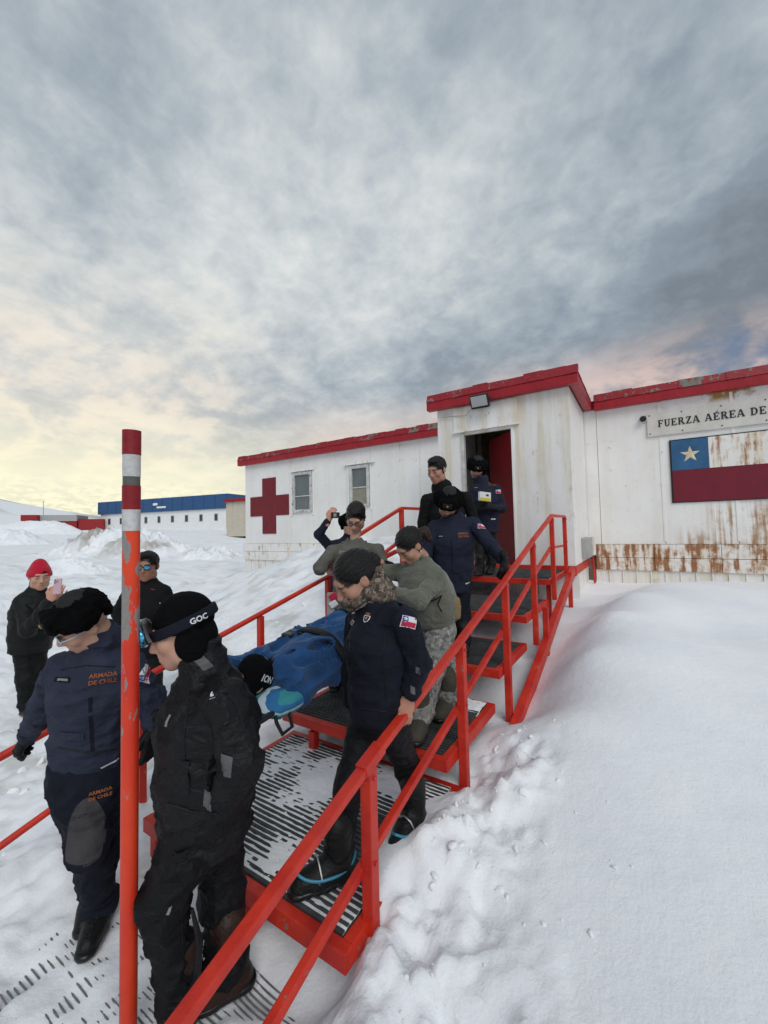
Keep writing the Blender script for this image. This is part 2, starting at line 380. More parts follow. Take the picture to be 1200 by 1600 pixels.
nx, ny = GX.shape; ii = np.arange(nx*ny).reshape(nx, ny)
quads = np.stack([ii[:-1, :-1], ii[1:, :-1], ii[1:, 1:], ii[:-1, 1:]], -1).reshape(-1, 4)
gx, gy = GX.ravel(), GY.ravel(); gr = np.hypot(gx, gy)
dirt = sstep(fbm(np.stack([gx/.32, gy/.32, gx*0+2], -1), 5, .65), .02, .5)*sstep(-gx, 1.2, 2.6)*sstep(gr, 60, 10)*.34
rock = sstep(gr, 200, 330)*sstep(fbm(np.stack([gx/60, gy/60, gx*0], -1), 5), .08, .22)*.72
dcol = 1-np.clip(dirt+rock, 0, .8)[:, None]*np.array([[.85, .9, 1.]])
gnd = meshobj('snow_ground', np.c_[gx, gy, GZ], quads, 'snow', smooth=True, cols=dcol); tag(gnd, kind='structure')
def gz(x, y): return float(ground_z(np.array([x]), np.array([y]))[0])
def heap(px, py, d, rx, ry, h, seed, label, dirty=.5, rough=.3):
    c = pt(px, py, d); nx_, ny_ = 150, 90
    a = np.linspace(-1.25, 1.25, nx_); b = np.linspace(-1.25, 1.25, ny_); A, B = np.meshgrid(a, b, indexing='ij')
    X = c[0]+RT[0]*A*rx+FW[0]*B*ry; Y = c[1]+RT[1]*A*rx+FW[1]*B*ry
    Z0 = ground_z(X.ravel(), Y.ravel(), False).reshape(X.shape)
    q = np.stack([X.ravel(), Y.ravel(), X.ravel()*0+seed], -1)
    ang = fbm(q/(.45*rx), 4).reshape(X.shape); rr = np.sqrt(A**2+B**2)+.25*ang
    env = sstep(1-rr, 0, .85)
    ch = fbm(q/.6, 5, .68).reshape(X.shape); ck = np.abs(fbm(q/.4+5, 4, .62)).reshape(X.shape)
    Z = Z0-.12+env*h*(1+.25*ang)+np.sqrt(env)*rough*(ch-1.1*ck+.25)
    dm = sstep(fbm(q/.8+9, 4).reshape(X.shape)+.9*ck, .0, .45)*env**.5*dirty
    i2 = np.arange(nx_*ny_).reshape(nx_, ny_)
    qd = np.stack([i2[:-1, :-1], i2[1:, :-1], i2[1:, 1:], i2[:-1, 1:]], -1).reshape(-1, 4)
    o = meshobj('snow_heap', np.c_[X.ravel(), Y.ravel(), Z.ravel()], qd, 'snow', smooth=True, cols=1-dm.ravel()[:, None]*np.array([[.82, .88, .95]]))
    tag(o, label, 'snow heap', kind=None); return o
heap(195, 870, 24, 6.4, 3.0, 1.25, 3, 'tall dirty heap of ploughed snow lumps before the blue roofed hall', .7, .9)
heap(330, 864, 22, 2.6, 2.0, .55, 5, 'low grubby snow heap between the tall dirty heap and the white building', .3, .45)
heap(22, 842, 34, 3.4, 2.6, 1.1, 8, 'clean rounded snow heap in front of the red shed', .12, .35)
heap(105, 872, 17, 2.0, 1.2, .55, 11, 'small lumpy snow ridge beside the dirty heap', .3, .3)
heap(60, 838, 52, 9.0, 3.5, 1.7, 13, 'long white drift reaching along the front of the red shed', .05, .3)
# ------------------------------------------------------------------ the white medical building
VW, VA, ZF = 8.74, 6.9, 3.985
bld = empty('clinic_building', (-4, VW, 1)); tag(bld, 'long white panelled clinic building with red roof edge and open red door', 'building')
def panel(x0, x1, z0, z1, y, mt, th=.05, name='wall_panel', hole=None, jit=.006):
    b = MB(); gdx = .003; yy = y+random.uniform(-jit, jit)
    if hole is None: b.box((x0+gdx, yy, z0), (x1-gdx, yy+th, z1), .004)
    else:
        hx0, hx1, hz0, hz1 = hole
        b.box((x0+gdx, yy, z0), (hx0, yy+th, z1)); b.box((hx1, yy, z0), (x1-gdx, yy+th, z1))
        b.box((hx0, yy, z0), (hx1, yy+th, hz0)); b.box((hx0, yy, hz1), (hx1, yy+th, z1))
    return b.build(name, mt, bld)
MB().box((-10.85, VW+.06, .3), (-3.1, VW+.1, ZF+.05)).build('wall_backing', 'seam_dark', bld)
MB().box((-.95, VW+.06, .3), (7.5, VW+.1, ZF+.05)).build('wall_backing', 'seam_dark', bld)
w1 = (-8.70, -8.0, 2.41, 3.52); w2 = (-6.59, -6.01, 2.46, 3.51)
sl = [-10.87, -9.43, -8.81, -7.83, -7.31, -6.77, -5.94, -5.09, -4.51, -3.12]
for a, b_ in zip(sl[:-1], sl[1:]):
    panel(a, b_, 1.48, ZF+.04, VW, 'wall_white', hole=w1 if a == -8.81 else w2 if a == -6.77 else None)
sr = [-.93, -.70, .30, 1.29, 2.3, 3.3, 4.3, 5.3, 6.3, 7.4]
for a, b_ in zip(sr[:-1], sr[1:]): panel(a, b_, 1.455, ZF+.04, VW, 'wall_right')
for x in (-9.43, -7.31, -5.09, .30, 1.29, 3.3):              # cover strips over some joints
    MB().box((x-.022, VW-.014, 1.5), (x+.022, VW-.002, ZF-.01), .003).build('cover_strip', 'wall_white', bld)
# lower band and the ribbed skirt under it
lb = [-10.93, -9.9, -8.6, -7.2, -5.8, -4.4, -3.15]
for a, b_ in zip(lb[:-1], lb[1:]):
    panel(a, b_, 1.235, 1.475, VW-.055, 'wall_rusty_edge', .1, 'skirting_panel'); panel(a, b_, .97, 1.228, VW-.05, 'wall_rusty_edge', .1, 'skirting_panel')
rb = [-.80, .12, 1.05, 2.0, 3.1, 4.2, 5.3, 6.4, 7.4]
for a, b_ in zip(rb[:-1], rb[1:]):
    panel(a, b_, 1.215, 1.45, VW-.05, 'wall_rust', .1, 'skirting_panel'); panel(a, b_, .985, 1.208, VW-.045, 'wall_rust', .1, 'skirting_panel')
x = -.80
while x < 7.2:
    MB().box((x+.012, VW-.012, .45), (x+.205, VW+.03, .985), .006).build('skirt_board', 'wall_cream', bld)
    MB().box((x-.010, VW-.028, .45), (x+.012, VW+.02, .985), .004).build('skirt_rib', 'wall_white', bld); x += .215
x = -10.9
while x < -3.3:
    MB().box((x+.01, VW-.012, .3), (x+.31, VW+.03, .97), .006).build('skirt_board', 'wall_rusty_edge', bld); x += .32
# end wall, roof
MB().box((-10.87, VW+.05, .3), (-10.80, VW+7, ZF+.04)).build('end_wall', 'wall_white', bld)
MB().box((-11.0, VW-.06, ZF+.06), (-3.0, VW+7.1, ZF+.20)).build('roof', 'far_red', bld)
MB().box((-1.05, VW-.06, ZF+.06), (7.5, VW+7.1, ZF+.20)).build('roof', 'far_red', bld)
def eave(x0, x1, y, step=.33, axis='x', ylo=None):
    """red fascia board with lapped sheet-metal caps above it"""
    def B(a0, a1, y0, y1, z0, z1, bev, name, mt, tilt=0):
        b = MB()
        if axis == 'x': b.box((a0, y0, z0), (a1, y1, z1), bev)
        else: b.box((y-(y1-y), a0, z0), (y-(y0-y), a1, z1), bev)
        if tilt:
            for i, v in enumerate(b.V):
                if v[2] > (z0+z1)/2:
                    b.V[i] = (v[0], v[1]+tilt, v[2]) if axis == 'x' else (v[0]-tilt, v[1], v[2])
        return b.build(name, mt, bld)
    B(x0, x1, y-.16, y-.03, ZF, ZF+.145, .008, 'fascia_board', 'fascia_red')
    a = x0; k = 0
    while a < x1-.02:
        b_ = min(a+step*random.uniform(.85, 1.15), x1); dz_ = random.uniform(-.012, .014)
        B(a, b_+.004, y-.175+(k % 2)*.006, y-.10, ZF+.147, ZF+.300+dz_, .006, 'roof_cap', 'cap_red', .05)
        a = b_; k += 1
eave(-11.06, -3.30, VW); eave(-.72, 7.4, VW)
# porch (door annexe)
ux0, ux1 = -3.17, -.92
def pp(x0, x1, z0, z1, mt='wall_cream', name='porch_panel', y=VA, th=.06): MB().box((x0, y, z0), (x1, y+th, z1), .004).build(name, mt, bld)
pp(ux0, -2.68, 1.19, ZF+.03); pp(-1.795, ux1, 1.19, ZF+.03); pp(-2.68, -1.795, 3.47, ZF+.03)
pp(-2.84, -1.70, 3.55, 3.965, name='door_header', y=VA-.035, th=.034); pp(-2.86, -1.69, 3.515, 3.548, 'wall_rusty_edge', 'drip_rail', VA-.06, .06)
pp(-2.715, -2.66, 1.19, 3.50, 'alu_frame', 'door_jamb', VA-.02, .09); pp(-1.83, -1.79, 1.19, 3.49, 'wall_white', 'door_jamb', VA-.01, .08)
MB().box((ux1-.06, VA+.062, 1.19), (ux1, VA+.9, ZF+.03), .004).build('porch_panel', 'wall_white', bld)
MB().box((ux1-.06, VA+.906, 1.19), (ux1, VW-.02, ZF+.03), .004).build('porch_panel', 'wall_white', bld)
MB().box((ux0, VA+.062, .8), (ux0+.06, VW-.02, ZF+.03), .004).build('porch_panel', 'wall_white', bld)
MB().box((ux0-.02, VA-.02, ZF+.06), (ux1+.02, VW+.2, ZF+.2)).build('roof', 'far_red', bld)
eave(ux0-.14, ux1+.16, VA, .30); eave(VA-.03, VW-.17, ux1, .30, 'y')
MB().box((ux0+.062, VW+2.6, 1.1), (ux1-.062, VW+2.66, ZF)).build('inner_wall', 'interior', bld)
MB().box((ux0+.065, VA+.07, ZF-.04), (ux1-.065, VW+2.6, ZF+.02)).build('inner_ceiling', 'interior', bld)
MB().box((ux0+.065, VA+.0, 1.06), (ux1-.065, VW+2.6, 1.15)).build('inner_floor', 'concrete', bld)
MB().box((ux0+.07, VW+.1, 1.15), (ux0+.16, VW+2.6, ZF-.05)).build('inner_wall', 'interior', bld)
MB().box((ux1-.16, VW+.1, 1.15), (ux1-.07, VW+2.6, ZF-.05)).build('inner_wall', 'interior', bld)
MB().box((-2.9, VW+2.52, 1.15), (-2.1, VW+2.59, 3.1), .01).build('inner_door', 'black_metal', bld)
MB().box((ux0, VA-.03, 1.04), (ux1+.01, VA+.03, 1.185), .006).build('sill_beam', 'red_steel', bld)
MB().box((ux1-.03, VA+.032, 1.06), (ux1+.015, VW-.06, 1.185), .006).build('sill_beam', 'red_steel', bld)
x = VA+.08
while x < VW-.1: MB().box((ux1-.05, x, .5), (ux1-.03, x+.26, 1.06), .004).build('skirt_board', 'wall_cream', bld); x += .268
x = ux0+.02
while x < ux1-.1: MB().box((x, VA+.05, .5), (x+.20, VA+.07, 1.04), .004).build('skirt_board', 'wall_cream', bld); x += .207
# open red door leaf, hinged on the right jamb and swung inwards
e = onp(772, 686, 2, 3.45); hg = Vector((-1.84, VA+.07, 0)); dv = (Vector((e[0], e[1], 0))-hg).normalized()
dl = MB().bar(hg+Vector((0, 0, 2.31)), hg+dv*.84+Vector((0, 0, 2.31)), .045, 2.27).build('door', 'door_red', bld)
hp = hg+dv*.74+Vector((0, 0, 2.15)); nrm = Vector((-dv.y, dv.x, 0)); nrm = nrm if nrm.y < 0 else -nrm
MB().tube([hp, hp+nrm*.06, hp+nrm*.06-dv*.1], .011).build('handle', 'alu_frame', dl, True)
# windows
def window(x0, x1, z0, z1, rustic):
    b = MB(); t = .05
    b.box((x0-.03, VW-.05, z0-.03), (x0+t, VW+.04, z1+.03), .006); b.box((x1-t, VW-.05, z0-.03), (x1+.03, VW+.04, z1+.03), .006)
    b.box((x0+t, VW-.045, z0-.03), (x1-t, VW+.04, z0+t), .006); b.box((x0+t, VW-.045, z1-t), (x1-t, VW+.04, z1+.03), .006)
    wd = b.build('window', 'alu_frame', bld); zm = (z0+z1)/2-(.02 if not rustic else .1)
    MB().box((x0+t, VW+.0, zm), (x1-t, VW+.03, z1-t)).build('pane', 'glass', wd); MB().box((x0+t, VW+.004, z0+t), (x1-t, VW+.034, zm-.03)).build('pane', 'blind' if not rustic else 'glass', wd)
    MB().box((x0+t, VW-.02, zm-.03), (x1-t, VW+.02, zm), .004).build('sash_bar', 'alu_frame', wd)
    MB().box((x0-.18 if not rustic else x0-.05, VW-.09, z1+.05), (x1+.22 if not rustic else x1+.12, VW-.012, z1+.115), .006).build('rain_hood', 'wall_rusty_edge', wd)
    MB().box((x1+.05, VW-.03, z0-.12), (x1+.10, VW-.008, z1+.03), .004).build('side_trim', 'wall_white', wd)
    MB().box((x0-.10, VW-.03, z0-.12), (x0-.05, VW-.008, z1+.03), .004).build('side_trim', 'wall_white', wd)
    if rustic:
        for k in range(34):      # torn foil tape round the old frame
            a = random.random(); s = random.choice('lrtb'); r = random.uniform(.015, .035)
            px = x0-.01+random.uniform(-.02, .03) if s == 'l' else x1-.01+random.uniform(-.02, .03) if s == 'r' else x0+(x1-x0)*a
            pz = z0+random.uniform(-.02, .03) if s == 'b' else z1+random.uniform(-.03, .02) if s == 't' else z0+(z1-z0)*a
            MB().box((px-r, VW-.056, pz-r), (px+r, VW-.0505-.001*random.random(), pz+r), .002).build('tape_piece', random.choice(('far_grey', 'band_white', 'wall_rusty_edge')), wd)
window(*w1, True); window(*w2, False)
# red cross painted on the wall: a thin raised sheet
MB().prism([(-10.05,1.775),(-9.44,1.775),(-9.44,2.33),(-8.9,2.33),(-8.9,2.945),(-9.44,2.945),(-9.44,3.5),(-10.05,3.5),(-10.05,2.945),(-10.61,2.945),(-10.61,2.33),(-10.05,2.33)], VW-.022, VW-.006).build('red_cross', 'cross_red', bld)
# floodlight over the door
fl = empty('floodlight', (-2.27, VA-.12, 3.96)); tag(fl, 'square black floodlight with grey lens above the open door', 'floodlight')
def rotx(b, c, a):
    ca, sa = math.cos(a), math.sin(a)
    for i, v in enumerate(b.V):
        y, z = v[1]-c[1], v[2]-c[2]; b.V[i] = (v[0], c[1]+ca*y-sa*z, c[2]+sa*y+ca*z)
    return b
fc = (-2.27, VA-.24, 3.95)
rotx(MB().box((-2.43, VA-.27, 3.84), (-2.11, VA-.21, 4.07), .012), fc, rad(28)).build('housing', 'black_metal', fl)
rotx(MB().box((-2.405, VA-.275, 3.875), (-2.135, VA-.268, 4.05)), fc, rad(28)).build('lens', 'lamp_glass', fl)
rotx(MB().box((-2.41, VA-.285, 3.84), (-2.13, VA-.27, 3.868), .004), fc, rad(28)).build('visor', 'black_metal', fl)
MB().tube([(-2.45, VA-.25, 3.96), (-2.45, VA-.16, 3.99), (-2.09, VA-.16, 3.99), (-2.09, VA-.25, 3.96)], .012).build('bracket', 'black_metal', fl)
MB().tube([(-2.43, VA-.2, 3.86), (-2.6, VA-.06, 3.80), (-2.8, VA-.05, 3.83), (-3.05, VA-.04, 3.85)], .006).build('cable', 'far_grey', fl)
# junction box on the porch side, cable pipe, round vent
jb = empty('junction_box', (ux1+.05, VA+1.2, 1.35)); tag(jb, 'grey metal junction box with pipe low on the porch side wall', 'box')
MB().box((ux1+.002, VA+.75, 1.26), (ux1+.11, VA+1.35, 1.60), .01).build('cabinet', 'far_grey', jb); MB().box((ux1+.002, VA+1.36, 1.27), (ux1+.14, VA+1.62, 1.62), .01).build('cover', 'wall_rusty_edge', jb)
MB().tube([(ux1+.08, VA+1.5, 1.28), (ux1+.10, VA+1.55, 1.0), (ux1+.1, VA+1.6, .75)], .02).build('pipe', 'red_steel', jb, True)
vt = MB().tube([(.055, VW-.10, 3.70), (.055, VW-.01, 3.70)], .062, 18).build('vent_pipe', 'alu_frame', None, True); tag(vt, 'short round black mouthed vent pipe beside the lettered board', 'vent')
MB().tube([(.055, VW-.108, 3.70), (.055, VW-.099, 3.70)], .052, 18).build('opening', 'black_paint', vt)
# lettered board
sg = empty('sign_board', (1.4, VW-.04, 3.58)); tag(sg, 'long off white board with black serif lettering on the clinic wall', 'sign')
MB().box((.11, VW-.045, 3.375), (3.9, VW-.012, 3.79), .006).build('board', 'sign_board', sg)
for x in (.15, .62, 1.15, 1.7, 2.4, 3.2):
    for z in (3.42, 3.75): MB().tube([(x, VW-.052, z), (x, VW-.04, z)], .011, 8).build('screw', 'black_metal', sg)
def glyph(ch, w=.62):
    """bold slab-serif capitals, unit height; list of polygons (x,z)"""
    s = .19; t = .10; R_ = lambda x0, x1, z0, z1: [(x0, z0), (x1, z0), (x1, z1), (x0, z1)]
    stem = lambda x: [R_(x, x+s, 0, 1), R_(x-.07, x+s+.07, 0, .075), R_(x-.07, x+s+.07, .925, 1)]
    def arc(cx, cz, rx, rz, th, a0, a1, n=12):
        o = [(cx+rx*math.cos(rad(a0+(a1-a0)*i/n)), cz+rz*math.sin(rad(a0+(a1-a0)*i/n))) for i in range(n+1)]
        q = [(cx+(rx-th)*math.cos(rad(a0+(a1-a0)*i/n)), cz+(rz-t)*math.sin(rad(a0+(a1-a0)*i/n))) for i in range(n+1)]
        return [[o[i], o[i+1], q[i+1], q[i]] for i in range(n)]
    if ch == 'F': return stem(.07)+[R_(.2, .68, .90, 1), R_(.61, .68, .74, .92), R_(.2, .5, .46, .56), R_(.45, .5, .38, .64)], .74
    if ch in 'EÉ': return stem(.07)+[R_(.2, .70, .90, 1), R_(.63, .70, .74, .92), R_(.2, .52, .46, .56), R_(.46, .52, .38, .64), R_(.2, .72, 0, .10), R_(.65, .72, .08, .28)]+([[(.34, 1.06), (.44, 1.06), (.60, 1.26), (.47, 1.26)]] if ch == 'É' else []), .78
    if ch == 'U': return [R_(.08, .27, .33, 1), R_(0, .35, .925, 1), R_(.58, .69, .33, 1), R_(.48, .79, .925, 1)]+arc(.385, .34, .305, .36, .15, 180, 360), .82
    if ch == 'Z': return [R_(.05, .70, .90, 1), R_(.03, .70, 0, .10), R_(.05, .12, .74, .92), R_(.63, .70, .08, .27), [(.03, .08), (.26, .08), (.70, .92), (.47, .92)]], .76
    if ch == 'A': return [[(.04, .04), (.15, .04), (.44, 1), (.33, 1)], [(.35, 1), (.53, 1), (.86, .04), (.64, .04)], R_(.2, .68, .27, .36), R_(-.04, .25, 0, .075), R_(.55, .95, 0, .075)], .93
    if ch == 'R': return stem(.07)+arc(.40, .74, .30, .26, .18, -90, 90)+[R_(.2, .41, .90, 1), R_(.2, .41, .48, .58), [(.36, .5), (.56, .5), (.84, .04), (.62, .04)], R_(.6, .92, 0, .075)], .90
    if ch == 'D': return stem(.07)+arc(.38, .5, .42, .5, .19, -90, 90)+[R_(.2, .39, 0, .10), R_(.2, .39, .90, 1)], .88
    if ch == 'C': return arc(.45, .5, .42, .5, .19, 45, 315), .85
    if ch == 'H': return stem(.07)+stem(.55)+[R_(.2, .6, .45, .55)], .86
    if ch == 'I': return stem(.07), .36
    if ch == 'L': return stem(.07)+[R_(.2, .68, 0, .10), R_(.61, .68, .08, .28)], .74
    return [], .40
lx = .275; lb_ = MB(); lh = .122; hx = 1.445/sum(glyph(c_)[1]+.12 for c_ in 'FUERZA AÉREA DE')
for k, ch in enumerate('FUERZA AÉREA DE'):
    P, adv = glyph(ch)
    lb_ = MB()
    for j, p in enumerate(P): lb_.prism([(lx+a*hx, 3.527+b*lh) for a, b in p], VW-.0515-.0003*j, VW-.044)
    if P: lb_.build('letter', 'black_paint', sg)
    lx += (adv+.12)*hx
# painted flag panel
fg = empty('flag_panel', (1.3, VW-.03, 2.7)); tag(fg, 'rust streaked painted flag panel with white star under the lettered board', 'flag')
MB().box((.42, VW-.030, 2.17), (2.05, VW-.01, 3.275), .004).build('frame', 'black_paint', fg)
MB().box((.445, VW-.036, 2.735), (.955, VW-.031, 3.255)).build('blue_canton', 'flag_blue', fg)
MB().box((.958, VW-.037, 2.735), (2.03, VW-.031, 3.255)).build('white_field', 'flag_white', fg)
MB().box((.445, VW-.038, 2.185), (2.03, VW-.031, 2.732)).build('red_field', 'flag_red', fg)
sp = [(.705+(.145 if i % 2 == 0 else .055)*math.sin(i*math.pi/5), 2.995+(.145 if i % 2 == 0 else .055)*math.cos(i*math.pi/5)) for i in range(10)]
b = MB(); n = len(b.V)
b.add([(.705, VW-.048, 2.995)]+[(x, VW-.0375, z) for x, z in sp], [(0, 1+(i+1) % 10, 1+i) for i in range(10)]).build('star', 'star_paint', fg)
# ------------------------------------------------------------------ far buildings
def far_frame(px0, px1, py, d0, d1):
    a = pt(px0, py, d0); b = pt(px1, py, d1); return a, b
def house(name, label, pxs, ds, ybase, ytop, mt, depth, extra):
    """long hut: front wall between two photo directions at given depths"""
    a = pt(pxs[0], ybase, ds[0]); b = pt(pxs[1], ybase, ds[1]); a = Vector(a); b = Vector(b); z0 = min(a.z, b.z)-.8
    zt = float(pt(pxs[0], ytop, ds[0])[2]); ex = Vector((b.x-a.x, b.y-a.y, 0)); L = ex.length; ex.normalize(); ey = Vector((-ex.y, ex.x, 0))
    if ey.dot(Vector(FW)) < 0: ey = -ey
    o = empty(name, (a.x, a.y, z0)); tag(o, label, 'building')
    def bx(nm, x0, x1, y0, y1, z0_, z1_, mt_, par=o):
        q = MB().box((x0, y0, z0_), (x1, y1, z1_)); q.V = [tuple(Vector((a.x, a.y, 0))+ex*v[0]+ey*v[1]+Vector((0, 0, v[2]))) for v in q.V]
        return q.build(nm, mt_, par)
    extra(bx, L, a.z, zt, z0); return o
def blue_hall(bx, L, zb, zt, z0):
    H = zt-zb
    bx('wall', 0, L, 0, 12, z0, zb+H*.55, 'far_white')
    r = bx('roof', -.3, L+.3, -.35, 12.5, zb+H*.555, zt, 'far_blue')
    k = 0
    for i in range(9):
        x = L*(.07+.105*i)
        if x > L-1: break
        w_ = bx('window', x, x+.75, -.05, .1, zb+.9, zb+2.1, 'far_grey'); bx('pane', x+.1, x+.65, -.08, .08, zb+1., zb+2., 'far_window', w_)
    for i in range(14): bx('roof_rib', L*i/13.-.05, L*i/13.+.05, -.40, -.352, zb+H*.57, zt-.02, 'far_blue', r)
    for i, (x, w_) in enumerate(((L*.5, 2.2), (L*.47, 1.1))): bx('snow_patch', x, x+w_, -.46, -.41, zb+H*(.66+.1*i), zb+H*(.72+.12*i), 'far_white', r)
house('blue_roofed_hall', 'distant long white hall with a deep blue metal roof', (157, 356), (78, 66), 828, 785, None, 12, blue_hall)
def beige(bx, L, zb, zt, z0):
    bx('wall', 0, L, 0, 6, z0, zt-.35, 'far_beige'); bx('roof', -.2, L+.2, -.3, 6.2, zt-.34, zt, 'far_red')
    for i in range(5): bx('wall_rib', L*i/5., L*i/5.+.06, -.05, 0, zb, zt-.4, 'far_beige')
house('beige_hut', 'distant beige hut with red roof between blue hall and clinic', (354, 400), (46, 44), 826, 780, None, 6, beige)
def shed(bx, L, zb, zt, z0):
    H = zt-zb
    bx('wall', 0, L*.20, -1.2, 6, z0, zt, 'far_red'); bx('wall', L*.202, L*.66, 0, 6, z0, zb+H*.58, 'far_red'); bx('roof', L*.202, L*.665, -.2, 6, zb+H*.585, zt, 'far_grey')
    bx('wall', L*.668, L, .4, 6, z0, zb+H*.72, 'far_red'); bx('door', L*.13, L*.175, -1.26, -1.2, zb, zb+H*.7, 'far_window')
    bx('antenna', L*.2, L*.206, 1, 1.1, zt, zt+2.6, 'far_grey')
    for i in range(10): bx('wall_rib', L*(.22+.044*i), L*(.22+.044*i)+.06, -.05, 0, zb, zb+H*.57, 'far_red')
house('red_shed', 'distant low red shed with grey roof panel on the snowfield', (37, 160), (72, 76), 829, 805, None, 6, shed)
# ------------------------------------------------------------------ red steel stairs
st = empty('steel_stairs', (-1.9, 3.5, 0)); tag(st, 'red painted steel access stairs with rubber matted treads and handrails', 'stairs')
XR, XL = -1.0, -2.83
def rtop(v): return np.interp(v, [.2, 1.434, 2.434, 3.423, 4.46, 5.57, 6.6], [.51, .856, 1.106, 1.363, 1.659, 1.95, 1.965])
def mid(v): return rtop(v)-.42
for v, zb in ((1.41, -.15), (2.43, .05), (3.42, .22), (4.46, .58), (5.54, .88), (6.53, 1.12)):
    MB().bar((XR, v, zb), (XR, v, rtop(v)-.02), .052, .052, (0, 1, 0), .004).build('post', 'red_steel', st)
ps = [.2, 1.434, 2.434, 3.423, 4.46, 5.57]
for a, b_ in zip(ps[:-1], ps[1:]):
    MB().bar((XR, a, rtop(a)), (XR, b_+.012, rtop(b_)), .046, .034, (0, 0, 1), .006).build('handrail', 'red_steel', st)
    MB().bar((XR-.035, a, mid(a)), (XR-.035, b_+.012, mid(b_)), .036, .036, (0, 0, 1), .006).build('mid_rail', 'red_steel', st)
MB().bar((XR, 5.56, 1.945), (XR, 6.55, 1.95), .04, .036).build('handrail', 'red_steel', st); MB().bar((XR-.03, 5.56, 1.53), (XR-.03, 6.55, 1.52), .03, .03).build('mid_rail', 'red_steel', st)
MB().bar((XR, 1.36, rtop(1.36)+.001), (XR, 1.50, rtop(1.50)+.001), .056, .046).build('rail_sleeve', 'red_steel', st)
for v in (1.41, 2.43, 3.42, 4.46, 5.54, 6.53):        # bolted rail brackets
    for z in (rtop(v)-.055, mid(v)+.03):
        MB().tube([(XR+.026, v, z), (XR+.034, v, z)], .009, 6).build('bolt', 'red_steel', st)
        MB().tube([(XR, v-.026, z-.012), (XR, v-.034, z-.012)], .009, 6).build('bolt', 'red_steel', st)
# lower left railing
lz = lambda v: .62+(v-.62)*.27
def lt(x, y):
    d = ray(x, y); s = (XL)/d[0]; return CAMP+d*s
a0 = lt(-60, 1216); a1 = lt(516, 899)
MB().tube([a0, a1], .022, 12).build('handrail', 'red_steel', st, True)
b0 = lt(-60, 1366); b1 = lt(200, 1178); MB().tube([b0, b1], .019, 12).build('mid_rail', 'red_steel', st, True)
for x, y, y2 in ((407, 960, 1090), (222, 1062, 1262), (512, 902, 1010)):
    p = lt(x, y); MB().bar((p[0], p[1], gz(p[0], p[1])-.1), (p[0], p[1], p[2]-.015), .046, .046, (0, 1, 0), .004).build('post', 'red_steel', st)
# upper left railing round the landing
q0 = onp(578, 825, 0, XL); q1 = onp(627, 794, 0, XL); q2 = q1+np.array([0, 1.9, 0.03])
MB().bar(q0-(q1-q0)*.9, q1, .046, .04).build('handrail', 'red_steel', st); MB().bar(q1, q2, .046, .04).build('handrail', 'red_steel', st)
dn = np.array([.0, 0, -.43]); MB().bar(q0-(q1-q0)*.9+dn, q1+dn, .04, .04).build('mid_rail', 'red_steel', st); MB().bar(q1+dn*.85-np.array([0, 0, .05]), q2+dn, .04, .036).build('mid_rail', 'red_steel', st)
for p, zb in ((q1, .9), (q2, 1.1), (q0-(q1-q0)*.85, .5)): MB().bar((p[0], p[1], zb), (p[0], p[1], p[2]-.015), .055, .055, (0, 1, 0), .004).build('post', 'red_steel', st)
MB().bar((XL-.02, 3.7, 1.30), (XL+.02, 4.7, 1.52), .05, .05).build('brace', 'red_steel', st)
# treads: angle-iron frame + ribbed rubber mat
def tread(name, x0, x1, y0, y1, z, lip=.066, nrib=None, snow=0., skew=None):
    fr = MB(); t = .05
    fr.box((x0, y0, z-lip), (x1, y0+t, z+.004), .005); fr.box((x0, y1-t, z-lip), (x1, y1, z+.003), .005)
    fr.box((x0, y0+t, z-lip), (x0+t, y1-t, z+.002), .005); fr.box((x1-t, y0+t, z-lip), (x1, y1-t, z+.005), .005)
    fo = fr.build('tread_frame', 'red_steel', st)
    b = MB(); b.box((x0+t+.002, y0+t-.02, z-.03), (x1-t-.002, y1-t+.01, z-.004)); n = nrib or int((y1-y0-2*t)/.030); s = (y1-y0-2*t)/n
    for i in range(n):
        yy = y0+t+i*s
        b.box((x0+t+.006, yy+.004, z-.006), (x1-t-.006, yy+.004+s*.55, z+.012), .003)
    b.build('rubber_mat', 'rubber_mat', st)
    return fo
tread('landing', -3.12, -1.03, 5.50, 6.86, ZP['p']); tread('t2', -2.75, -1.03, 4.22, 5.32, ZP['t2'])
tread('t3', -2.65, -1.03, 3.29, 4.20, ZP['t3']); tread('t4', -2.38, -1.03, 2.24, 3.16, ZP['t4'])
tread('mat', -2.42, -1.0, 1.24, 2.40, ZP['mat'], .072, 34)
for x, y, z0_, z1_ in ((-2.09, 2.27, .0, .36), (-1.62, 1.29, -.1, .14), (-2.36, 1.29, -.1, .14), (-2.30, 3.33, .25, .57), (-1.95, 3.33, .25, .57), (-1.95, 4.27, .45, .825), (-2.7, 4.27, .4, .825), (-2.9, 5.56, .6, 1.05), (-1.08, 5.62, .5, 1.05), (-.93, 6.35, .6, 1.16), (-.93, 4.62, .3, .95)):
    MB().bar((x, y, z0_), (x, y, z1_), .055, .055, (0, 1, 0), .004).build('leg', 'red_steel', st)
# stringer along the right flank, sunk into the snow at its foot
sg_ = [(3.12, .155), (6.66, 1.15)]
MB().bar((-.93, sg_[0][0], sg_[0][1]), (-.93, sg_[1][0], sg_[1][1]), .07, .12, (0, 0, 1), .006).build('stringer', 'red_steel', st)
MB().bar((-2.86, 3.3, .20), (-2.86, 6.66, 1.15), .07, .12, (0, 0, 1), .006).build('stringer', 'red_steel', st)
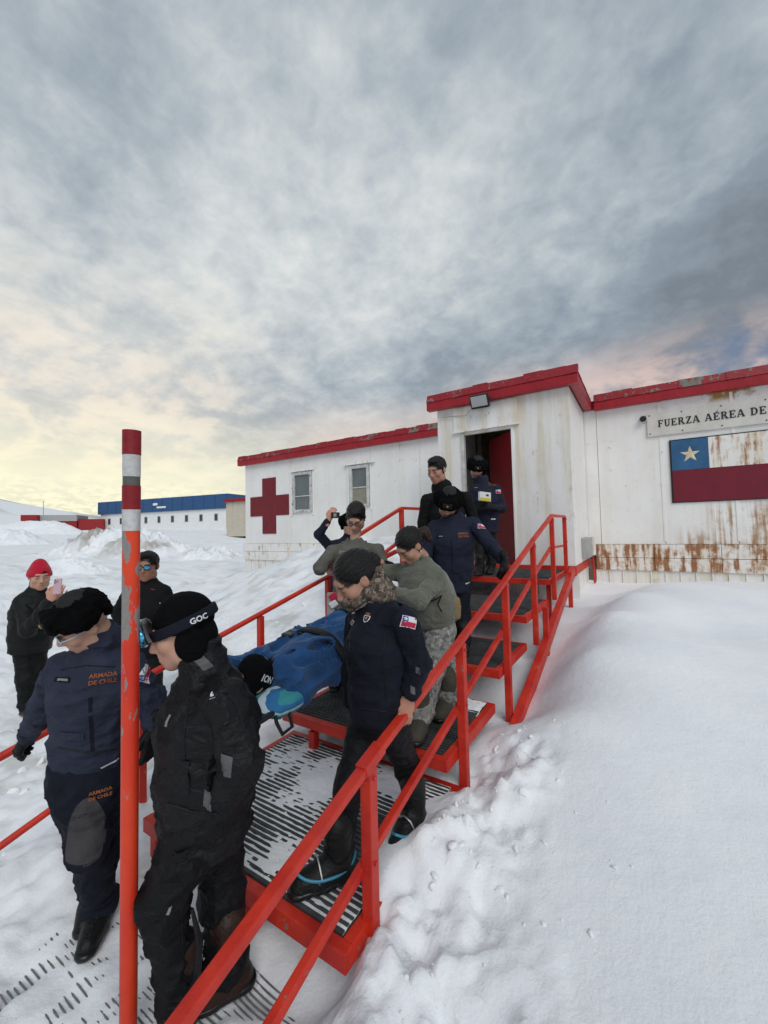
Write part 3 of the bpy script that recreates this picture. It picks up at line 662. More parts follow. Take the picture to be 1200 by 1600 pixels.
# snow lying in the grooves of the lower mat and on tread backs
def dusting(x0, x1, y0, y1, z, thr, seed, amp=.022, label='thin packed snow in the grooves of the lowest rubber mat'):
    nx_, ny_ = int((x1-x0)/.011), int((y1-y0)/.011); X, Y = np.meshgrid(np.linspace(x0, x1, nx_), np.linspace(y0, y1, ny_), indexing='ij')
    q = np.stack([X.ravel()/.30, Y.ravel()/.30, X.ravel()*0+seed], -1); n1 = fbm(q, 4, .55); n2 = fbm(np.stack([X.ravel()/.035, Y.ravel()/.02, X.ravel()*0+seed], -1), 3)
    Z = z+amp*(thr(X.ravel(), Y.ravel())+.75*n1+.34*n2)
    keep = Z.reshape(X.shape) > z-.012
    i2 = np.arange(nx_*ny_).reshape(nx_, ny_); k4 = keep[:-1, :-1] | keep[1:, :-1] | keep[1:, 1:] | keep[:-1, 1:]
    qd = np.stack([i2[:-1, :-1], i2[1:, :-1], i2[1:, 1:], i2[:-1, 1:]], -1)[k4]
    used = np.unique(qd); remap = np.full(nx_*ny_, -1); remap[used] = np.arange(len(used))
    V = np.c_[X.ravel(), Y.ravel(), np.maximum(Z, z-.02)][used]
    o = meshobj('packed_snow', V, remap[qd], 'snow', smooth=True, cols=np.ones((len(V), 3))*.97); tag(o, label, 'snow', kind='stuff')
zm = ZP['mat']
dusting(-2.36, -1.055, 1.295, 2.345, zm+.0035, lambda x, y: .42-.5*sstep(1.33-y, 0, .03)-.35*sstep(np.hypot((x+1.42)/.9, (y-1.95)/.5), .45, .1)-.9*np.exp(-((x+1.30)/.16)**2-((y-1.62)/.22)**2)-.7*np.exp(-((x+1.08)/.10)**2-((y-1.95)/.35)**2)+1.0*sstep(x, -1.05, -.95)+.9*np.exp(-((x+1.75)/.12)**2-((y-2.0)/.12)**2), 3, .016)
dusting(-2.33, -1.08, 2.29, 3.11, ZP['t4']+.004, lambda x, y: -1.35+1.9*sstep(y+.10*(x+1.7), 2.86, 3.06), 7, .022, 'blown snow along the back of the lower step')
dusting(-2.6, -1.08, 3.34, 4.15, ZP['t3']+.004, lambda x, y: -1.25+1.3*sstep(-x, 1.9, 2.5), 9, .02, 'thin snow on the left half of the middle step')
# a second grating just showing through the trodden snow at the foot of the stairs
go = empty('foot_grating', (-1.8, .75, 0)); tag(go, 'dark slatted foot grating mostly buried in trodden snow below the stairs', 'grating')
material('slat_dusty', (.16, .165, .17), .85, var=.3, vscale=20); gr_ = np.random.default_rng(5)
for i in range(42):
    y = .34+i*.021; xs = np.linspace(-2.35, -1.15, 30); zz = np.convolve(np.pad(ground_z(xs, np.full(30, y)), 2, 'edge'), np.ones(5)/5, 'valid')-.0060+.016*fbm(np.stack([xs/.45, xs*0+y/.35, xs*0+2], -1), 3)
    MB().tube([(a_, y, c_) for a_, c_ in zip(xs, zz)], .0036, 5).build('slat', 'slat_dusty', go)
# ------------------------------------------------------------------ banded marker pole
P0 = Vector(pt(200.5, 1600, 1.45)); P1 = Vector(pt(206, 673, 1.45)); ax = (P1-P0).normalized(); P0 = P0-ax*.3
pl = empty('marker_pole', (P0.x, P0.y, 0)); tag(pl, 'tall chipped orange red marker pole with red, white and grey bands on top', 'pole')
def zpix(y): return pt(203, y, 1.45)[2]
def seg(za, zb, r, name, mt):
    f = lambda z: P0+ax*((z-P0.z)/ax.z); n = 8
    return MB().tube([f(za+(zb-za)*i/n) for i in range(n+1)], r, 28).build(name, mt, pl, True)
zs = [P0.z, zpix(829), zpix(796), zpix(759), zpix(745), zpix(711), P1.z]
for k, (nm, mt, dr) in enumerate((('shaft', 'pole_paint', 0), ('band', 'band_white', .0008), ('band', 'band_red', .0012), ('band', 'band_grey', -.0006), ('band', 'band_white', .0004), ('band', 'band_red', .0016))):
    seg(zs[k], zs[k+1], .0280+dr, nm, mt)
# loose clods of broken snow beside the railing foot and on the bank
def clods(n, xf, seed, smin, smax, label):
    r_ = np.random.default_rng(seed); V = []; Fc = []; k = 0
    bm = bmesh.new(); bmesh.ops.create_icosphere(bm, subdivisions=2, radius=1); BV = np.array([v.co[:] for v in bm.verts]); BF = np.array([[v.index for v in f.verts] for f in bm.faces]); bm.free()
    XY = np.array([xf(r_) for _ in range(n)]); Z = ground_z(XY[:, 0], XY[:, 1])
    for i in range(n):
        s = smin*(smax/smin)**(r_.random()**2.2); d = np.sign(BV)*np.abs(BV)**.62*(1+.7*fbm(BV*1.2+i*3.1, 4, .6)[:, None])*np.array([1, r_.uniform(.5, 1.), r_.uniform(.35, .7)]); q3 = np.linalg.qr(r_.normal(size=(3, 3)))[0]; d = d@q3
        a = r_.random()*6.28; Rm = np.array([[math.cos(a), -math.sin(a), 0], [math.sin(a), math.cos(a), 0], [0, 0, 1]])
        V.append(d@Rm.T*s+np.array([XY[i, 0], XY[i, 1], Z[i]-s*.05])); Fc.append(BF+k); k += len(BV)
    V = np.concatenate(V); o = meshobj('snow_clods', V, np.concatenate(Fc), 'snow', smooth=True, cols=np.ones((len(V), 3))); tag(o, label, 'snow', kind='stuff')
def near_rail(r_):
    y = r_.uniform(.7, 3.0); return (-.93+abs(r_.normal(0, .16))+.10*(y < 1.6), y)
clods(110, near_rail, 4, .005, .03, 'loose snow clods heaped along the foot of the right railing')
clods(40, lambda r_: (-.75+abs(r_.normal(0, .35)), r_.uniform(.8, 2.4)), 9, .005, .03, 'scattered snow clods on the broken bank')
clods(200, lambda r_: (r_.uniform(-6.5, -3.1), r_.uniform(.3, 4.5)), 12, .01, .05, 'small lumps of trodden snow on the left ground')
# ------------------------------------------------------------------ implicit-surface modelling for people and cloth
def _n(v): v = np.asarray(v, float); return v/max(np.linalg.norm(v), 1e-9)
class Field:
    def __init__(s): s.p = []
    # each primitive: (bbox_lo, bbox_hi, fn(P)->d, k, op)
    def cone(s, a, b, ra, rb, k=.02, op='u', side=None, ratio=1.):
        """tapered capsule; with side/ratio the section is squashed along the axis perpendicular to side"""
        a = np.asarray(a, float); b = np.asarray(b, float)
        t = _n(b-a) if np.linalg.norm(b-a) > 1e-6 else np.array([0, 0, 1.])
        if side is not None and ratio != 1.:
            sd = _n(np.asarray(side)-t*np.dot(side, t)); fr = np.cross(sd, t)
            def tr(P): return P + np.outer((P@fr), fr)*(1/ratio-1)
            A, B, sc = tr(a[None])[0], tr(b[None])[0], min(1, ratio)
        else:
            tr = None; A, B, sc = a, b, 1.
        def fn(P):
            Q = tr(P) if tr else P
            ba = B-A; l2 = ba@ba; h = np.clip(((Q-A)@ba)/max(l2, 1e-9), 0, 1)
            return (np.linalg.norm(Q-A-h[:, None]*ba, axis=1)-(ra+(rb-ra)*h))*sc**.5
        r = max(ra, rb)*max(1, ratio)+k+.03; s.p.append((np.minimum(a, b)-r, np.maximum(a, b)+r, fn, k, op)); return s
    def ell(s, c, R3, axes=None, k=.02, op='u'):
        c = np.asarray(c, float); R3 = np.asarray(R3, float); A = np.eye(3) if axes is None else np.array([_n(x) for x in axes])
        def fn(P):
            q = (P-c)@A.T; k0 = np.linalg.norm(q/R3, axis=1); k1 = np.linalg.norm(q/R3**2, axis=1)+1e-9
            return np.where(k0 < 1e-6, -R3.min(), k0*(k0-1)/k1)
        r = R3.max()+k+.03; s.p.append((c-r, c+r, fn, k, op)); return s
    def box(s, c, H3, axes=None, rnd=.01, k=.01, op='u'):
        c = np.asarray(c, float); H3 = np.asarray(H3, float); A = np.eye(3) if axes is None else np.array([_n(x) for x in axes])
        def fn(P):
            q = np.abs((P-c)@A.T)-(H3-rnd); return np.linalg.norm(np.maximum(q, 0), axis=1)+np.minimum(q.max(1), 0)-rnd
        r = np.linalg.norm(H3)+k+.03; s.p.append((c-r, c+r, fn, k, op)); return s
    def cut(s, p, n, k=.01):                  # remove everything on the +n side of the plane
        p = np.asarray(p, float); n = _n(n); s.p.append((None, None, lambda P: (P-p)@n, k, 'cut')); return s
    def torus(s, c, ax, R_, r, k=.01, op='u', sq=1.):
        c = np.asarray(c, float); ax = _n(ax)
        def fn(P):
            q = P-c; h = q@ax; rr = np.linalg.norm(q-np.outer(h, ax), axis=1)-R_; return np.sqrt(rr**2+(h/sq)**2)-r
        e = R_+r*max(1, sq)+k+.03; s.p.append((c-e, c+e, fn, k, op)); return s
    def mesh(s, h, disp=None, smooth=1):
        lo = np.min([p[0] for p in s.p if p[4] == 'u'], 0); hi = np.max([p[1] for p in s.p if p[4] == 'u'], 0)
        N = np.ceil((hi-lo)/h).astype(int)+2; D = np.full(N, .25, np.float32)
        for a, b, fn, k, op in s.p:
            if a is None: i0 = np.zeros(3, int); i1 = N
            else: i0 = np.clip(((a-lo)/h).astype(int)-1, 0, N); i1 = np.clip(((b-lo)/h).astype(int)+2, 0, N)
            if (i1 <= i0).any(): continue
            g_ = [lo[j]+h*np.arange(i0[j], i1[j]) for j in range(3)]
            sl = (slice(i0[0], i1[0]), slice(i0[1], i1[1]), slice(i0[2], i1[2])); S = D[sl]
            if op == 'u': sel = None
            else: sel = S < .05
            if op == 'u':
                P = np.stack(np.meshgrid(*g_, indexing='ij'), -1).reshape(-1, 3); d = fn(P).reshape(S.shape)
                hh = np.maximum(k-np.abs(S-d), 0)/k; D[sl] = np.minimum(S, d)-hh*hh*k*.25
            else:
                idx = np.argwhere(sel)
                if not len(idx): continue
                P = lo+h*(idx+i0); d = fn(P); d = -d if op == 's' else d; v = S[sel]
                hh = np.maximum(k-np.abs(v-d), 0)/k; S[sel] = np.maximum(v, d)+hh*hh*k*.25
        if disp is not None:
            band = np.abs(D) < .05; idx = np.argwhere(band); D[band] += disp(lo+h*idx)
        V, Q = surfnet(D, lo, h)
        return (relax(V, Q, smooth) if smooth else V), Q
def surfnet(D, lo, h):
    s = D < 0; sl = [slice(0, -1), slice(1, None)]; cn = np.zeros(np.array(D.shape)-1, np.int8); C = {}
    for i in (0, 1):
        for j in (0, 1):
            for k in (0, 1): C[i, j, k] = (sl[i], sl[j], sl[k]); cn += s[C[i, j, k]]
    act = (cn > 0) & (cn < 8); n = act.sum(); base = np.argwhere(act).astype(float); idm = np.full(act.shape, -1, int); idm[act] = np.arange(n)
    acc = np.zeros((n, 3)); cnt = np.zeros(n); cv = {c: D[sli][act] for c, sli in C.items()}
    for a in C:
        for ax in range(3):
            if a[ax] == 0:
                b = list(a); b[ax] = 1; b = tuple(b); da, db = cv[a], cv[b]; m_ = (da < 0) != (db < 0)
                t = np.where(m_, da/np.where(m_, da-db, 1), 0); p = np.zeros((n, 3)); p[:] = a; p[:, ax] += t
                acc[m_] += p[m_]; cnt[m_] += 1
    V = lo+h*(base+acc/np.maximum(cnt, 1)[:, None]); Q = []
    for ax in range(3):
        o = [j for j in range(3) if j != ax]
        A = np.moveaxis(s, ax, 0); I = np.moveaxis(idm, ax, 0)
        e = A[:-1] != A[1:]; e = e[:, 1:-1, 1:-1]; ij = np.argwhere(e)
        if not len(ij): continue
        x, y, z = ij[:, 0], ij[:, 1]+1, ij[:, 2]+1
        q = np.stack([I[x, y-1, z-1], I[x, y, z-1], I[x, y, z], I[x, y-1, z]], -1); ins = A[x, y, z]
        if ax == 1: ins = ~ins
        q[~ins] = q[~ins][:, ::-1]; Q.append(q)
    Q = np.concatenate(Q); return V, Q[(Q >= 0).all(1)]
def relax(V, Q, it=1, w=.5):
    e = np.concatenate([Q[:, [0, 1]], Q[:, [1, 2]], Q[:, [2, 3]], Q[:, [3, 0]]])
    for _ in range(it):
        S = np.zeros_like(V); c = np.zeros(len(V)); np.add.at(S, e[:, 0], V[e[:, 1]]); np.add.at(c, e[:, 0], 1); np.add.at(S, e[:, 1], V[e[:, 0]]); np.add.at(c, e[:, 1], 1)
        V = V*(1-w)+w*S/np.maximum(c, 1)[:, None]
    return V
def join(parts):
    V = []; Q = []; Cc = []; k = 0
    for v, q, c in parts: V.append(v); Q.append(q+k); Cc.append(np.broadcast_to(c, (len(v), 3))); k += len(v)
    return np.concatenate(V), np.concatenate(Q), np.concatenate(Cc)
# ------------------------------------------------------------------ canonical head (x right of the face, y forward, z up; origin between the ears)
def head_mesh(h=.0042, fem=False, wide=1., old=0.):
    f = Field(); j = .94 if fem else 1.
    f.ell((0, -.016, .036), (.074, .094, .084), k=.02); f.ell((0, .026, -.020), (.063, .066, .088), k=.03)
    f.ell((0, .040, -.080), (.047*j, .046, .034), k=.035); f.ell((0, .072, -.098), (.020*j, .018, .018), k=.03)
    for s in (-1, 1):
        f.ell((s*.042, .060, -.020), (.026, .024, .024), k=.03)                      # cheekbone
        f.ell((s*.052*j, .012, -.070), (.020, .034, .030), k=.03)                    # jaw angle
    f.cone((-.034, .080, .030), (.034, .080, .030), .012, .012, k=.022)              # brow
    for s in (-1, 1):
        f.ell((s*.032, .101, .010), (.019, .016, .013), k=.014, op='s'); f.ell((s*.032, .079, .009), (.0145, .0135, .0125), k=.006)
    f.cone((0, .090, .016), (0, .1115, -.026), .0085, .0125, k=.014)
    for s in (-1, 1): f.ell((s*.0125, .100, -.031), (.0085, .011, .008), k=.008)
    f.ell((0, .083, -.060), (.026, .018, .022), k=.02)
    f.cone((-.019, .094, -.0555), (.019, .094, -.0555), .0055, .0055, k=.008); f.cone((-.016, .0935, -.0665), (.016, .0935, -.0665), .0070, .0070, k=.008)
    f.cone((-.024, .1035, -.0608), (.024, .1035, -.0608), .0028, .0028, k=.005, op='s')
    for s in (-1, 1):
        f.ell((s*.077, -.010, -.002), (.009, .019, .029), axes=((1, s*.35, 0), (-s*.35, 1, .15), (0, -.15, 1)), k=.012)
        f.ell((s*.089, -.004, .004), (.007, .011, .018), k=.006, op='s')
    f.cone((0, -.020, -.07), (0, -.030, -.125), .054 if not fem else .047, .054 if not fem else .047, k=.03)
    V, Q = f.mesh(h, smooth=1); V = V*np.array([wide, 1, 1]); return V, Q
def face_colors(V, skin, hairc, beard=0., lips=(.42, .15, .13), brow=1., scalp=False):
    x, y, z = V.T; ax_ = np.abs(x); C = np.tile(np.array(skin, float), (len(V), 1))
    def mixc(m, c):
        nonlocal C
        C = C*(1-m[:, None])+np.array(c)[None]*m[:, None]
    n = fbm(V/.03, 3); mixc(np.clip(.12+.2*n, 0, .3)*(y > .02), np.array(skin)*np.array([1.02, .78, .74]))
    mixc(.35*np.exp(-((ax_-.042)/.018)**2-((z+.03)/.016)**2)*(y > .04), np.array(skin)*np.array([1.08, .70, .66]))
    mixc(.4*np.exp(-(x/.014)**2-((z+.028)/.014)**2)*(y > .09), np.array(skin)*np.array([1.05, .68, .62]))
    mixc(.85*np.exp(-(x/.019)**4-((z+.061)/.0085)**4)*(y > .075), lips)
    mixc(.8*np.exp(-(x/.022)**4-((z+.0608)/.0022)**2)*(y > .07), np.array(skin)*.18)
    mixc(brow*.95*np.exp(-((ax_-.033)/.020)**4-((z-.0265-.05*(.033-np.abs(ax_-.036)))/.0065)**2)*(y > .045), np.array(hairc))
    mixc(.9*np.exp(-((ax_-.032)/.014)**4-((z-.0045)/.0042)**2)*(y > .066), (.02, .014, .012))
    mixc(.5*np.exp(-((ax_-.032)/.018)**2-((z-.004)/.014)**2)*(y > .05), np.array(skin)*.62)
    if scalp:
        e_ = np.sqrt((x/.079)**2+((y-.104)/.080)**2+((z+.046)/.112)**2)+.05*fbm(V/.012, 2); hm = sstep(e_, .97, 1.03)*np.maximum(sstep(z, .008, .022), sstep(-y, -.012, .004))*sstep(z+.35*(-y-.02), -.055, -.045)*(1-((ax_ > .072) & (np.abs(y+.01) < .024) & (z < .022) & (z > -.04)))
        mixc(np.clip(hm, 0, 1), np.array(hairc)*.6)
    if beard:
        b = np.clip((sstep(-z, .045, .062)*sstep(y, -.02, .02)*(1-.9*np.exp(-(x/.018)**4-((z+.064)/.006)**4)))+sstep(.008-np.abs(z+.047), 0, .005)*sstep(y, .07, .08)*(ax_ < .032), 0, 1)
        mixc(beard*np.clip(b*(.75+.5*fbm(V/.006, 2)), 0, 1), hairc)
    return C
HEADS = {}
def get_head(fem, h):
    if (fem, h) not in HEADS: HEADS[fem, h] = head_mesh(h, fem)
    return HEADS[fem, h]
# ------------------------------------------------------------------ canonical hand (x towards the fingers, z back of the hand, y thumb side)
def hand_mesh(curl=.9, glove=0., h=.0038, spread=.0, thumb=1.):
    f = Field(); gr = glove
    f.ell((.048, 0, 0), (.052, .040+gr, .0165+gr), k=.012); f.cone((.0, 0, 0), (-.05, 0, 0), .024+gr, .027+gr, k=.02, side=(0, 1, 0), ratio=.8)
    f.cone((.02, .02, -.008), (.06, .032, -.012), .016+gr, .013+gr, k=.015)
    for i, (y, L) in enumerate(((.030, .074), (.010, .082), (-.011, .077), (-.030, .060))):
        p = np.array([.088, y, .001]); a = curl*.55; sp_ = (1.5-i)*spread
        for j, (fr, add) in enumerate(((.46, 1.), (.30, .85), (.24, .5))):
            d = np.array([math.cos(a)*math.cos(sp_), math.sin(sp_), -math.sin(a)]); q = p+d*L*fr
            r0 = .0092-.0011*j+gr*.75; f.cone(p, q, r0, r0-.0009, k=.004 if j else .009); p = q; a += curl*add
    p = np.array([.022, .030, -.008]); th = curl*thumb
    for j, (L, dd) in enumerate(((.036, (.72, .62, -.30*th)), (.030, (.80, .25-.3*th, -.55*th)), (.022, (.80, -.15*th, -.60*th)))):
        d = _n(dd); q = p+d*L; f.cone(p, q, .0125-.0015*j+gr*.8, .0112-.0015*j+gr*.8, k=.008); p = q
    return f.mesh(h, smooth=1)
HANDS = {}
def get_hand(curl, glove, h):
    k = (round(curl, 2), round(glove, 4), h)
    if k not in HANDS: HANDS[k] = hand_mesh(curl, glove, h)
    return HANDS[k]
def place(V, o, X, Y, Z, s=1.): return np.asarray(o)+s*(V[:, :1]*X+V[:, 1:2]*Y+V[:, 2:3]*Z)
# cloth folds
def cloth_disp(amp=.006, fine=.0022, seed=0., stretch=(1, 1, 1.7), fsz=.085):
    st_ = np.array(stretch)
    def d(P):
        q = P*st_/fsz+seed*7.7; w_ = fbm(P/.20+seed, 2)[:, None]*np.array([.9, .7, .8]); q = q+w_
        n1 = vnoise(q); r = 1-np.abs(2*n1-1)*1.0; n2 = vnoise(q*2.3+3); r2 = 1-np.abs(2*n2-1)
        return amp*(.55-r**2.2)+fine*(.5-r2**2)
    return d
# ------------------------------------------------------------------ clothing materials
def fabric(name, base, rough=.85, bump=.28, sc=260., var=.2, sheen=.0, spec=.22):
    def f(g, pos):
        n0 = g.noise(pos, 7, 4, .6); n1 = g.noise(pos, sc, 2, .6); n2 = g.noise(pos, 28, 4, .6)
        c = g.mix(g.ss(n0, .3, .7), tuple(x*(1-var) for x in base), tuple(x*(1+var) for x in base))
        c = g.mix(g.m('MULTIPLY', g.ss(n1, .45, .75), .25), c, tuple(min(1, x*1.8) for x in base))
        rd = g.m('ABSOLUTE', g.m('SUBTRACT', g.noise(g.scale(pos, (1, 1, 1.5)), 11, 3, .55, .6), .5)); rd2 = g.m('ABSOLUTE', g.m('SUBTRACT', g.noise(g.scale(pos, (1, 1, 2.)), 24, 3, .55, .4), .5))
        return c, rough, g.m('ADD', g.m('ADD', g.m('MULTIPLY', n1, .06), g.m('MULTIPLY', n2, .14)), g.m('ADD', g.m('MULTIPLY', rd, -.75), g.m('MULTIPLY', rd2, -.28)))
    mt_ = material(name, None, bump=min(1, bump*2.), build=f, sheen=sheen, spec=spec)
    for nd in mt_.node_tree.nodes:
        if nd.type == 'BUMP': nd.inputs['Distance'].default_value = .03
    return mt_
fabric('navy_parka', (.0130, .0160, .031)); fabric('navy_pale', (.0240, .0285, .050)); fabric('navy_dark', (.0062, .0074, .0150)); fabric('black_shell', (.0032, .0035, .0046), .55, .40, spec=.26); fabric('black_cloth', (.0048, .0048, .0052))
fabric('black_puffer', (.0060, .0066, .0064), .6); fabric('black_pants', (.0030, .0032, .0042), .65, .4, spec=.24); fabric('grey_knee', (.050, .047, .050)); fabric('sage_fleece', (.115, .118, .092), .95, .5, 180, .15, .3)
fabric('field_jacket', (.100, .096, .083), .9, .25, 220); fabric('black_fur', (.0028, .0028, .0030), .95, .9, 120, .3, 0, .08); fabric('black_knit', (.0030, .0030, .0036), .95, .6, 150, .2, 0, .1)
fabric('leather_hat', (.016, .016, .017), .72, .2, 90, spec=.2); fabric('red_knit', (.46, .008, .030), .9, .6, 160, .15, .2); fabric('glove_black', (.0075, .0075, .0082), .6, .3, 160)
fabric('boot_black', (.0085, .0085, .0085), .5, .3, 120); fabric('boot_brown', (.030, .014, .010), .45, .3, 90); fabric('boot_olive', (.060, .055, .042), .8, .3, 90); fabric('blanket_blue', (.013, .056, .155), .95, .3, 200, .22, .15)
fabric('reflective', (.10, .095, .10), .5, .1); fabric('tan_pouch', (.19, .14, .070), .85, .4); fabric('strap_black', (.007, .007, .008), .5)
fabric('pillow_grey', (.28, .27, .26)); material('plastic_black', (.010, .010, .011), .3); material('teal_strap', (.03, .22, .34), .4); material('orange_thread', (.27, .085, .030), .8)
material('patch_white', (.62, .62, .64), .8); material('patch_red', (.42, .015, .05), .8); material('patch_blue', (.03, .07, .30), .8); material('patch_grey', (.22, .22, .22), .8); material('gold', (.40, .26, .08), .35, metal=.6)
material('lens_blue', (.10, .42, .66), .12, metal=.85, var=.5, vscale=26); m_ = material('lens_clear', (.9, .93, .95), .02, spec=.5); [setattr(nd.inputs['Transmission Weight'], 'default_value', 1.) or setattr(nd.inputs['IOR'], 'default_value', 1.06) for nd in m_.node_tree.nodes if nd.type == 'BSDF_PRINCIPLED']; material('lens_pale', (.35, .5, .6), .1, spec=.7); material('pink_phone', (.55, .36, .42), .25); material('pink_tag', (.60, .03, .25), .5)
material('box_white', (.7, .7, .68), .4); material('box_yellow', (.55, .50, .04), .5); material('bag_red', (.25, .012, .015), .7); material('metal_grey', (.35, .35, .36), .35, metal=.8)
def _stripe(g, pos):
    p = g.n('ShaderNodeSeparateXYZ', {0: pos}); v = g.m('ADD', g.m('MULTIPLY', p.outputs[0], .55), g.m('MULTIPLY', p.outputs[2], 1.)); n = g.noise(pos, 5, 2)
    w_ = g.n('ShaderNodeMath', {0: g.m('ADD', g.m('MULTIPLY', v, 44.), g.m('MULTIPLY', n, .6)), 1: 3.}, operation='MODULO').outputs[0]
    w_ = g.m('ABSOLUTE', w_); c = g.mix(g.m('GREATER_THAN', w_, 1.), (.03, .22, .25), (.42, .50, .55)); c = g.mix(g.m('GREATER_THAN', w_, 1.8), c, (.02, .13, .30)); return c, .85, n
material('pillow_stripe', None, build=_stripe, bump=.1)
def _camo(cols, sc):
    def f(g, pos):
        q = g.n('ShaderNodeVectorMath', {0: pos, 1: (.006, .006, .006)}, operation='SNAP').outputs[0]
        n1 = g.noise(q, sc, 3, .6); n2 = g.noise(g.vm('ADD', q, (3, 1, 2)), sc*1.3, 3, .6); c = g.mix(g.m('GREATER_THAN', n1, .52), cols[0], cols[1]); c = g.mix(g.m('GREATER_THAN', n2, .56), c, cols[2])
        return c, .9, g.noise(pos, 30, 4)
    return f
material('camo_grey', None, build=_camo(((.20, .20, .185), (.105, .108, .10), (.30, .295, .275)), 26), bump=.25)
material('camo_brown', None, build=_camo(((.10, .075, .055), (.035, .028, .022), (.22, .17, .135)), 30), bump=.4)
m = bpy.data.materials.new('skin'); m.use_nodes = True; g = NT(m.node_tree)
c = g.n('ShaderNodeVertexColor', layer_name='Col').outputs[0]; pos = g.n('ShaderNodeTexCoord').outputs['Object']
p = g.n('ShaderNodeBsdfPrincipled', {'Base Color': c, 'Roughness': .52, 'Specular IOR Level': .4, 'Subsurface Weight': .12, 'Subsurface Radius': (.012, .005, .003), 'Subsurface Scale': .6})
bn = g.n('ShaderNodeBump', {'Height': g.noise(pos, 220, 3), 'Strength': .12, 'Distance': .004}); g.t.links.new(bn.outputs[0], p.inputs['Normal']); g.n('ShaderNodeOutputMaterial', {'Surface': p.outputs[0]}); M['skin'] = m
def hairmat(name, base):
    def f(g, pos):
        n = g.noise(g.scale(pos, (1, 1, .35)), 190, 3, .6); return g.mix(n, tuple(x*.4 for x in base), tuple(x*1.7 for x in base)), .45, n
    return material(name, None, build=f, bump=.6, spec=.28)
hairmat('hair_black', (.0042, .0034, .0032)); hairmat('hair_brown', (.010, .0062, .0045)); hairmat('hair_reddish', (.024, .010, .007))
SKIN = dict(fair=(.52, .30, .215), mid=(.40, .215, .145), tan=(.31, .155, .098))
